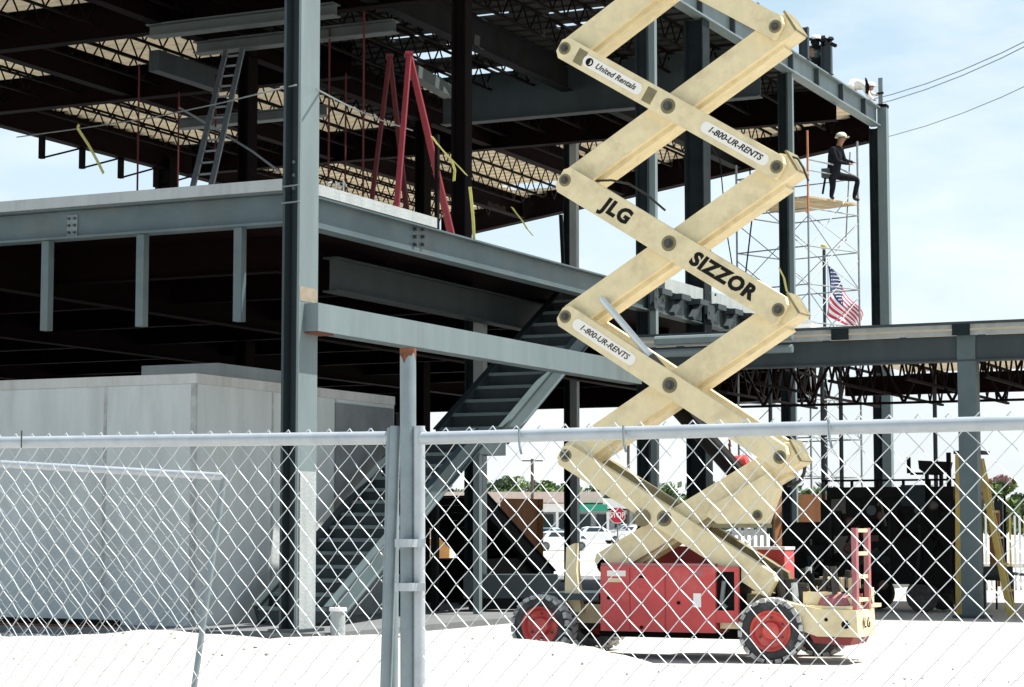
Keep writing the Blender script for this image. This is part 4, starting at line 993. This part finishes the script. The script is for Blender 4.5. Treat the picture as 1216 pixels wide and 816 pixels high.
# crouching worker by the posts
P_ = fig(dict(hip=(969, 70), chest=(968, 60), neck=(968, 55), head=(969, 50), sl=(963, 58), sr=(973, 58), el=(961, 66), wl=(958, 62), er=(978, 64), wr=(983, 58),
   hl=(966, 72), kl=(962, 79), al=(966, 84), tl=(969, 86), hr=(972, 72), kr=(975, 79), ar=(974, 86), tr=(977, 88)), 56.8)
for k in ('tl', 'tr'): P_[k].z = zR+.04
for k in ('al', 'ar'): P_[k].z = zR+.09
J_, bn = mk(P_, rad)
W3 = person('worker in teal overalls and white hard hat between the two roof posts', (P_['hip'].x, P_['hip'].y, zR), J_, bn, [M['cloth_t'], M['cloth_d'], M['boot'], M['skin']])
hat(W3, P_['head']+Vector((0,0,.07)), M['hat_w'])

# ------------------------------------------------------------------ flag
p = at(978.5, 385, d=75); top = at(978.5, 297, d=75)
t = thing('flagpole', 'dark flagpole with american flag drooping to the right, behind the canopy', 'flagpole', (p.x, p.y, 0))
MB().tube([(p.x, p.y, 0), top], .06, 10).build('pole', M['steel'], t)
b = MB(); ball(b, top+Vector((0,0,.12)), .12); b.build('finial', M['tape'], t, True)
h0 = at(983, 314, d=75); h1 = at(984, 374, d=75); fly = at(1024, 364, d=75.6)-h0; b = MB(); nx, nz = 26, 26
vs = []
for i in range(nx+1):
    for j in range(nz+1):
        u_ = i/nx; v_ = j/nz
        q = h0+(h1-h0)*v_*(1-.55*u_)+fly*(u_**.9)+Vector((0,0,-.35*u_*math.sin(u_*2)))+FW*(.16*math.sin(u_*13+v_*2)*u_+.06*math.sin(v_*7+u_*5))+RT*(.07*math.sin(u_*9+v_*4))
        vs.append(q)
fs = []; mi = []
for i in range(nx):
    for j in range(nz):
        fs.append((i*(nz+1)+j, (i+1)*(nz+1)+j, (i+1)*(nz+1)+j+1, i*(nz+1)+j+1))
        mi.append(2 if (i < nx*.42 and j < 14) else ((j//2) % 2))
b.v = vs; b.f = fs; b.mi = mi
for i in range(1, 11):
    for j in range(1, 13):
        if (i+j) % 2 == 0:
            c_ = vs[i*(nz+1)+j]-FW*.02; star = [c_+RT*(math.cos(a_)*rr)+Vector((0,0,math.sin(a_)*rr)) for k in range(10) for a_, rr in [(math.pi/2+k*math.pi/5, .032 if k % 2 == 0 else .014)]]
            b.add(star, [tuple(range(10))], 1)
fo = b.build('flag', [M['fred'], M['fwhite'], M['fblue']], t, True, False); fo.modifiers.new('thick', 'SOLIDIFY').thickness = .01
MB().tube([h0+Vector((0,0,.2)), h1], .012, 5).build('halyard', M['rope'], t)

# ------------------------------------------------------------------ equipment under the canopy
Yq = 41.5
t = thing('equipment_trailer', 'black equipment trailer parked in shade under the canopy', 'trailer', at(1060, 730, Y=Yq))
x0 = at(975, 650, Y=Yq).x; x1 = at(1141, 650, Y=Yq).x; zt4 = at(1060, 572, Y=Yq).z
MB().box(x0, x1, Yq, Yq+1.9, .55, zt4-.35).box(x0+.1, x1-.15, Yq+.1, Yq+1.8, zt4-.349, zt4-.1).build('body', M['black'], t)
MB().box(at(925,650,Y=Yq).x, x0-.003, Yq+.2, Yq+1.6, .5, at(950,620,Y=Yq).z).build('tool_box', M['black'], t)
b = MB()
for k in range(5):
    xx = x0+.2+k*(x1-x0-.4)/4; b.box(xx-.03, xx+.03, Yq-.03, Yq-.003, .6, zt4-.4)
b.build('rib', M['steel_d'], t)
b = MB()
for px, w_ in ((1035, .12), (1092, .12)): p = at(px, 600, Y=Yq); b.tube([(p.x, Yq-.01, at(px, 606, Y=Yq).z), (p.x, Yq-.03, at(px, 606, Y=Yq).z)], .1, 14)
each(b, 'gauge', M['steel'], t)
rnd = random.Random(3)
for k in range(46):
    xx = rnd.uniform(x0-.7, x1-.1); zz_ = rnd.uniform(.5, zt4-.45 if xx > x0 else 1.5); y_ = Yq-.02-rnd.uniform(0,.12); m_ = M[rnd.choice(['grease','black','steel_k','black','joist','brown'])]
    if k % 3 == 0: MB().tube([(xx, y_, zz_), (xx+rnd.uniform(-.1,.1), y_, zz_+rnd.uniform(-.7,.3)), (xx+rnd.uniform(-.5,.5), y_-.02, zz_-.4)], rnd.uniform(.015,.04), 7).build('pipe', m_, t, True)
    elif k % 3 == 1: MB().box(xx, min(x1, xx+rnd.uniform(.1,.5)), y_, Yq-.004, zz_, zz_+rnd.uniform(.08,.45)).build('panel', m_, t)
    else: MB().lathe((xx, y_, zz_), (0,-1,0), [(0,-.1),(.08,-.1),(.1,0),(.06,.04),(0,.04)], 12, closed=False).build('valve', m_, t, True)
b = MB()
for k in range(6): xx = x0+.1+k*(x1-x0-.2)/5; b.bar((xx, Yq+.1, zt4-.1), (xx, Yq+.1, zt4+.02), .05, .05)
b.bar((x0, Yq+.1, zt4+.03), (x1, Yq+.1, zt4+.03), .05, .04); b.build('top_rail', M['joist'], t)
for X in (x0+.7, x1-.8):
    for yy in (Yq+.1, Yq+1.7): MB().lathe((X, yy, .33), (0,-1,0), [(0,-.1),(.3,-.1),(.33,0),(.3,.1),(0,.1)], 20, closed=False).build('wheel', M['tyre'], t, True)
MB().box(x0-1.2, x0-.1, Yq+.9, Yq+1.0, .45, .55).build('drawbar', M['black'], t)
def ux(px): return at(px, 600, Y=Yq+.4).x
zz = lambda y: at(1100, y, Y=Yq+.4).z
b = MB(); b.prism([(ux(1094), Yq+.2, zz(547)), (ux(1128), Yq+.2, zz(549)), (ux(1126), Yq+.2, zz(558)), (ux(1114), Yq+.2, zz(564)), (ux(1104), Yq+.2, zz(564)), (ux(1095), Yq+.2, zz(557))], (0,0,0), (0,.5,0))
for px in (1102, 1119): b.box(ux(px)-.03, ux(px)+.03, Yq+.3, Yq+.4, zt4-.1, zz(563))
b.build('engine_hood', M['black'], t)
b = MB(); b.box(ux(1079), ux(1083), Yq+.3, Yq+.36, zz(562), zz(543)).box(ux(1083)+.001, ux(1098), Yq+.3, Yq+.36, zz(564), zz(561)).box(ux(1126), ux(1131), Yq+.3, Yq+.36, zt4-.1, zz(538)); b.build('exhaust', M['black'], t)
# red/brown low stack by it, yellow ladder, sheets
t = thing('stepladder', 'yellow wooden stepladder straddling the canopy column', 'ladder', at(1165, 730, Y=40.3), None)
def L(px, py, y=40.3): return at(px, py, Y=y)
def gl(px, y=40.3): q = at(px, 700, Y=y); return Vector((q.x, y, .0))
for (a_, c_) in (((1138, 540), 1138), ((1163, 545), 1200)): 
    p = L(*a_, 40.0); MB().bar(gl(c_, 40.0), p, .09, .10, (1,0,0)).build('rail', M['yellow'], t)
    p = L(a_[0]+3, a_[1], 40.6); MB().bar(gl(c_+4, 40.6), p, .07, .07, (1,0,0)).build('rail', M['yellow'], t)
p = L(1133, 538, 40.0); q = L(1166, 541, 40.0); MB().box(p.x, q.x, 39.95, 40.65, p.z-.02, p.z+.04).build('top_cap', M['black'], t)
for k in range(1, 6):
    f_ = k/6; p = L(1163, 545, 40.0).lerp(gl(1200, 40.0), f_); MB().bar(p, p+Vector((0,.6,0)), .05, .04).build('rung', M['yellow'], t)
q = at(1195, 700, d=43)
t = thing('wheelbarrow_frame', 'grey tank and brown boards leaning beyond the yellow ladder', 'tank', (q.x, q.y, 0))
p = at(1168, 650, d=43); MB().tube([(p.x, p.y, .75), (p.x+.55, p.y+.1, .75)], .14, 14).build('tank', M['steel'], t, True)
MB().tube([(p.x+.55, p.y+.1, .75), (p.x+.85, p.y+.1, .72), (p.x+1.05, p.y+.1, .4)], .03, 8).build('pipe', M['rope'], t, True)
MB().box(p.x+.05, p.x+.25, p.y+.3, p.y+.4, .6, 2.0).build('board', M['wood'], t)
MB().box(p.x-.05, p.x+.02, p.y, p.y+.1, 0, .75).build('leg', M['steel'], t)
MB().box(p.x+.5, p.x+.57, p.y, p.y+.1, 0, .75).build('leg', M['steel'], t)
p = at(1187, 590, d=44); t = thing('gas_bottle_rack', 'dark narrow frame with hooked top right of the yellow ladder', 'rack', (p.x, p.y, 0))
MB().box(p.x-.12, p.x+.05, p.y, p.y+.1, .9, 2.2).build('panel', M['steel'], t); MB().tube([(p.x-.08,p.y,2.2),(p.x-.02,p.y,2.35),(p.x+.1,p.y,2.3),(p.x+.1,p.y,0)], .025, 6).build('hook_rail', M['black'], t)
MB().tube([(p.x-.1,p.y,0),(p.x-.1,p.y,.9)], .02, 6).build('leg', M['black'], t)
# plywood boards
for (xa_, xb_, yt, d_, lab) in ((948, 984, 587, 50, 'brown plywood sheet standing left of the black trailer'), (916, 928, 585, 47, 'narrow brown board standing behind the lift arm'), ):
    p = at(xa_, yt, d=d_); q = at(xb_, yt, d=d_+.3); r_ = q-p; r_.z = 0
    t = thing('plywood_sheet', lab, 'board', (p.x, p.y, 0), 'plywood sheets')
    MB().prism([(p.x,p.y,0),(q.x,q.y,0),(q.x,q.y,p.z),(p.x,p.y,p.z)], (0,0,0), FW*.03).build('sheet', M['wood'], t)
    MB().prism([(p.x,p.y,0),(p.x+.06,p.y+.03,0),(p.x+.06,p.y+.03,p.z),(p.x,p.y,p.z)], (0,0,0), FW*-.04).build('stud', M['wood_l'], t)
p = at(594, 592, d=58); q = at(640, 591, d=59)
t = thing('plywood_sheet', 'large rust brown plywood panel with pale edge behind the dark stairs', 'board', (p.x, p.y, 0), 'plywood sheets')
MB().prism([(p.x,p.y,0),(q.x,q.y,0),(q.x,q.y,p.z),(p.x,p.y,p.z)], (0,0,0), FW*.2).build('sheet', M['wood'], t)
q2 = at(645, 591, d=58.9); MB().prism([(q.x,q.y-.02,0),(q2.x,q2.y,0),(q2.x,q2.y,p.z),(q.x,q.y-.02,p.z)], (0,0,0), FW*.25).build('edge_stud', M['wood_l'], t)
d_ = 80.0; L_ = lambda px: (px-608)/F_PX*d_; Z_ = lambda y: at(522, y, d=d_).z
t = thing('wrapped_crate', 'orange and cream wrapped crate in the sun seen just right of the gate posts', 'crate', fl(d_, L_(520), 0))
MB().prism([fl(d_, L_(500), .25), fl(d_, L_(534), .25), fl(d_, L_(534), Z_(640)), fl(d_, L_(500), Z_(640))], (0,0,0), FW*1.1).build('crate', M['wood_l'], t)
MB().prism([fl(d_-.1, L_(500), Z_(640)+.01), fl(d_-.1, L_(538), Z_(636)), fl(d_-.05, L_(528), Z_(618)), fl(d_, L_(512), Z_(611)), fl(d_, L_(500), Z_(618))], (0,0,0), FW*1.0).build('wrapping', M['pink'], t)
MB().prism([fl(d_-.2, L_(498), .3), fl(d_-.2, L_(517), .3), fl(d_-.2, L_(514), Z_(648)), fl(d_-.2, L_(498), Z_(646))], (0,0,0), FW*.15).build('sheet', M['pink'], t)
MB().prism([fl(d_-.3, L_(494), .02), fl(d_-.3, L_(542), .02), fl(d_-.3, L_(542), .24), fl(d_-.3, L_(494), .24)], (0,0,0), FW*1.5).build('pallet', M['red_d'], t)
# low dark equipment under the stairs
t = thing('compressor', 'low dark machine on the slab behind the rear lift wheel', 'compressor', fl(40, .3, .1))
MB().prism([fl(40, -.9, .35), fl(40, .85, .35), fl(40, .85, .78), fl(40, -.9, .78)], (0,0,0), FW*1.0).build('housing', M['steel'], t)
MB().prism([fl(39.99, -.8, .15), fl(39.99, .7, .15), fl(39.99, .7, .345), fl(39.99, -.8, .345)], (0,0,0), FW*.9).build('skid', M['black'], t)

# ------------------------------------------------------------------ background: shops, cars, sign, trees
t = thing('shop_building', 'low strip of shops with pale fascia and green band beyond the car park', 'building', fl(212, 6, .9))
def wallseg(name, m, x0_, x1_, y0_, y1_, d_, th, parent):
    a_ = at(x0_, y1_, d=d_); c_ = at(x1_, y0_, d=d_)
    zb_ = max(.9, a_.z); l0_ = (x0_-608)/F_PX*d_; l1_ = (x1_-608)/F_PX*d_
    return MB().prism([fl(d_, l0_, zb_), fl(d_, l1_, zb_), fl(d_, l1_, c_.z), fl(d_, l0_, c_.z)], (0,0,0), FW*th).build(name, m, parent)
wallseg('wall', M['grey'], 380, 800, 606, 645, 212, 12, t)
wallseg('fascia', M['pink'], 380, 716, 584, 597, 209, 14, t)
wallseg('gable', M['white'], 716, 800, 592, 604, 210, 14, t)
wallseg('green_band', M['green'], 688, 721, 599, 607, 208.5, .4, t)
wallseg('soffit', M['white'], 380, 687, 598, 608, 209.5, 2, t)
for x_ in range(400, 800, 22): wallseg('window', M['glass'], x_, x_+15, 611, 628, 211.8, .15, t)
for x_ in range(420, 780, 60): wallseg('pillar', M['white'], x_, x_+3, 608, 640, 209.6, .3, t)
def car(px, py, d_, ang, m, lab, L_=4.5, H_=1.45, W_=1.75):
    p = at(px, py, d=d_); g = gz(d_, (px-608)/F_PX*d_); c_ = Vector((p.x, p.y, g)); a_ = R(ang)
    f_ = RT*math.cos(a_)+FW*math.sin(a_); s_ = RT*-math.sin(a_)+FW*math.cos(a_)
    q = lambda u_, v_, z_: c_+f_*u_*L_/2+s_*v_*W_/2+Vector((0,0,z_*H_))
    t = thing('parked_car', lab, 'car', c_, 'cars parked in front of the shops')
    prof = [(-1,.22),(-1,.5),(-.95,.6),(-.62,.66),(.45,.64),(.85,.56),(.98,.48),(1,.3),(.98,.2)]
    MB().prism([q(u_, -1, z_) for u_, z_ in prof], (0,0,0), s_*W_).build('body', m, t)
    cab = [(-.66,.661),(-.48,.93),(-.3,1),(.05,1),(.2,.95),(.5,.641)]
    b_ = MB(); n_ = len(cab); v0 = [q(u_, -.88 if z_ < .7 else -.72, z_) for u_, z_ in cab]; v1 = [q(u_, .88 if z_ < .7 else .72, z_) for u_, z_ in cab]
    b_.add(v0+v1, [tuple(range(n_)), tuple(range(2*n_-1, n_-1, -1))]+[(i, i+n_, (i+1)%n_+n_, (i+1)%n_) for i in range(n_)]); b_.build('cabin', m, t)
    gl_ = MB()
    for sg in (-1, 1):
        w_ = [q(-.52, sg*.84, .70), q(.38, sg*.84, .70), q(.16, sg*.765, .92), q(-.38, sg*.765, .93)]; gl_.prism(w_, (0,0,0), s_*sg*.02)
    gl_.prism([q(.46,-.75,.69), q(.46,.75,.69), q(.22,.62,.93), q(.22,-.62,.93)], (0,0,0), f_*.04)
    gl_.prism([q(-.63,-.75,.70), q(-.63,.75,.70), q(-.49,.62,.91), q(-.49,-.62,.91)], (0,0,0), f_*-.04); gl_.build('window', M['glass'], t)
    for u_ in (-.62, .62):
        for v_ in (-1, 1):
            w_ = MB().lathe(q(u_, v_*.97, 0)+Vector((0,0,.33)), s_*v_, [(.18,-.12),(.33,-.12),(.33,.06),(.2,.08)], 18).build('wheel', M['tyre'], t)
            MB().lathe(q(u_, v_*.97, 0)+Vector((0,0,.33)), s_*v_, [(0,.03),(.2,.05),(.2,.0),(0,0)], 14).build('hubcap', M['alu'], w_)
    for v_ in (-.7, .7): 
        MB().prism([q(1.001, v_-.2, .40), q(1.001, v_+.2, .40), q(.99, v_+.2, .5), q(.99, v_-.2, .5)], (0,0,0), f_*.02).build('headlight', M['chrome'], t)
for a_ in ((664, 655, 158, 20, M['carw'], 'white car nearest, in front of the others by the plywood panel'),
           (655, 643, 176, -25, M['carb'], 'pale blue car behind the nearest white car'),
           (708, 644, 182, 15, M['carw'], 'white car between the dark column and the stop sign'),
           (762, 642, 190, 30, M['carw'], 'white car just right of the stop sign'),
           (745, 640, 200, 200, M['carg'], 'silver car farthest back by the stop sign'),
           (615, 642, 186, 10, M['carg'], 'silver car mostly hidden behind the plywood panel')): car(*a_)
p = at(733, 612, d=95); t = thing('stop_sign', 'red octagonal stop sign on a thin post', 'sign', fl(95, (733-608)/F_PX*95, 0))
r_ = .38; oc = lambda rr, off: [p+RT*math.cos(R(22.5+45*k))*rr+Vector((0,0,math.sin(R(22.5+45*k))*rr))-FW*off for k in range(8)]
o = MB().prism(oc(r_, 0), (0,0,0), FW*.01).build('sign_board', M['white'], t)
MB().prism(oc(r_*.93, .006), (0,0,0), FW*.004).build('sign_face', M['sred'], o)
b = MB(); text(b, 'STOP', p-FW*.012, RT, (0,0,1), .34, 0, 0, .006, True, .82); b.build('lettering', M['white'], o)
MB().bar((p.x, p.y+.04, 0), (p.x, p.y+.04, p.z+.2), .05, .05).build('post', M['alu'], t)
def leafball(b, c_, r_, n_, s_, mi=0):
    for k in range(n_):
        while True:
            v = Vector((random.uniform(-1,1), random.uniform(-1,1), random.uniform(-1,1)))
            if .25 < v.length < 1: break
        q = c_+Vector((v.x*r_, v.y*r_, v.z*r_*.75)); a_ = Vector((random.gauss(0,1), random.gauss(0,1), random.gauss(0,1))).normalized(); e_ = a_.orthogonal().normalized(); g_ = a_.cross(e_)
        s2 = s_*random.uniform(.6, 1.3); b.add([q-e_*s2, q+g_*s2*.6, q+e_*s2, q-g_*s2*.6], [(0,1,2,3)], mi)
def tree(px, ytop, d_, wpx, lab, m='leaf', g='trees beyond the shops', m2='leaf2'):
    l_ = (px-608)/F_PX*d_; g0_ = gz(d_, l_); H_ = at(px, ytop, d=d_).z-g0_; w_ = wpx/F_PX*d_/2; c_ = fl(d_, l_, g0_)
    t = thing('tree', lab, 'tree', c_, g)
    b = MB().tube([c_, c_+Vector((.1,0,H_*.35)), c_+Vector((0,.1,H_*.7))], H_*.035, 8, r2=H_*.012)
    for k in range(5):
        a_ = k*1.26; b.tube([c_+Vector((0,0,H_*.35)), c_+Vector((math.cos(a_)*w_*.5, math.sin(a_)*w_*.5, H_*.68))], H_*.015, 6, r2=H_*.005)
    b.build('trunk', M['bark'], t)
    b = MB()
    for k in range(13):
        a_ = random.uniform(0, 6.28); rr = random.uniform(0, .7); leafball(b, c_+Vector((math.cos(a_)*w_*rr, math.sin(a_)*w_*rr, H_*random.uniform(.42, .83))), w_*random.uniform(.3, .5), 150, H_*.035, 0 if random.random() < .7 else 1)
    b.build('crown', [M[m], M[m2]], t, False, False)
TR = [(575, 570, 40, 'leftmost dark tree behind the plywood panel'), (606, 567, 34, 'round tree directly above the plywood panel'), (638, 572, 38, 'broad tree above the shops right of the plywood panel'), (668, 568, 36, 'dark tree behind the far dark column'), (715, 574, 40, 'low tree above the green band of the shops'), (748, 572, 40, 'tree above the stop sign'), (790, 575, 44, 'tree seen inside the lowest lift arms on the left'), (835, 570, 40, 'tree seen behind the wide dark column'), (880, 574, 50, 'tree behind the cream gusset of the lift'), (540, 574, 44, 'tree behind the gate posts')]
for k, (px, yt, w_, lab) in enumerate(TR): tree(px, yt-7, 255+(k*7)%20, w_*1.5, lab)
tree(812, 582, 80, 34, 'bright green young tree inside the lowest lift arms', 'leaf2', 'nearer small trees')
tree(965, 560, 75, 40, 'small light green tree left of the black trailer', 'leaf2', 'nearer small trees')
tree(1185, 545, 62, 60, 'small blossoming tree at the right edge', 'leaf2', 'nearer small trees', 'blossom')
tree(1150, 575, 90, 50, 'green bush like tree behind the yellow ladder', 'leaf', 'nearer small trees')
tree(1225, 560, 70, 50, 'tree at the far right frame edge', 'leaf', 'nearer small trees')
# distant ridge of woods
b = MB()
for k in range(1500):
    l_ = random.uniform(-75, 120); d_ = random.uniform(330, 350); p = fl(d_, l_, .9+random.uniform(0, 6.0+1.2*math.sin(l_*.3))); leafball(b, p, 1.4, 3, 1.1, random.randint(0, 1))
o = b.build('distant_woods', [M['leaf'], M['leaf']], None, False, False); o['kind'] = 'stuff'; tag(o, 'low blue green band of distant woods along the horizon', 'woods')
# site fence at far right
t = thing('picket_fence', 'white slatted site fence at the right edge beyond the ladder', 'fence', fl(58, 13.2, 0))
for k in range(26): l_ = 12.6+k*.13; MB().prism([fl(58, l_, 0), fl(58, l_+.05, 0), fl(58, l_+.05, 2.0), fl(58, l_, 2.0)], (0,0,0), FW*.03).build('slat', M['white'] if k % 3 else M['yellow'], t)
MB().prism([fl(58.05, 12.6, .6), fl(58.05, 16, .6), fl(58.05, 16, .7), fl(58.05, 12.6, .7)], (0,0,0), FW*.04).build('rail', M['white'], t)
# thing inside lift: machinery pieces seen behind (white picket barricade)
t = thing('pallet_rack', 'pale slatted pallet standing behind the lift', 'pallet', at(882, 660, d=44))
p = at(868, 655, d=44); zz0 = 0
for k in range(6): l_ = (868-608)/F_PX*44+k*.13; MB().prism([fl(44, l_, .0), fl(44, l_+.06, .0), fl(44, l_+.06, 1.75), fl(44, l_, 1.75)], (0,0,0), FW*.03).build('slat', M['white'], t)
l_ = (868-608)/F_PX*44; MB().prism([fl(44.04, l_, 1.5), fl(44.04, l_+.71, 1.5), fl(44.04, l_+.71, 1.6), fl(44.04, l_, 1.6)], (0,0,0), FW*.03).build('rail', M['white'], t)
# utility poles and power lines
for px, yt, d_, lab in ((632, 545, 180, 'slim utility pole above the plywood panel'), (746, 520, 190, 'slim grey lamp pole left of the stop sign tree')):
    l_ = (px-608)/F_PX*d_; t = thing('utility_pole', lab, 'pole', fl(d_, l_, gz(d_, l_)))
    MB().tube([fl(d_, l_, gz(d_, l_)), fl(d_, l_, at(px, yt, d=d_).z)], .14, 8).build('pole', M['bark'], t)
    MB().prism([fl(d_, l_-.9, at(px, yt+3, d=d_).z), fl(d_, l_+.9, at(px, yt+3, d=d_).z), fl(d_, l_+.9, at(px, yt+1.5, d=d_).z), fl(d_, l_-.9, at(px, yt+1.5, d=d_).z)], (0,0,0), FW*.1).build('cross_arm', M['bark'], t)
for k, (y0, y1, r_) in enumerate(((112, 55, .022), (119, 61, .022), (161, 108, .018))):
    a_ = at(1060, y0, d=90); c_ = at(1206, y1, d=78); dl = c_-a_
    pts = [a_+dl*u_+Vector((0,0,.5*((u_-.5)**2-.25))) for u_ in [-.9+.3*i for i in range(12)]]
    tag(rebase(MB().tube(pts, r_, 5).build('power_line', M['steel_l']), a_), ('topmost power line crossing the sky at upper right', 'middle power line just under the topmost one', 'lowest power line crossing the sky at right')[k], 'power line', 'overhead power lines')
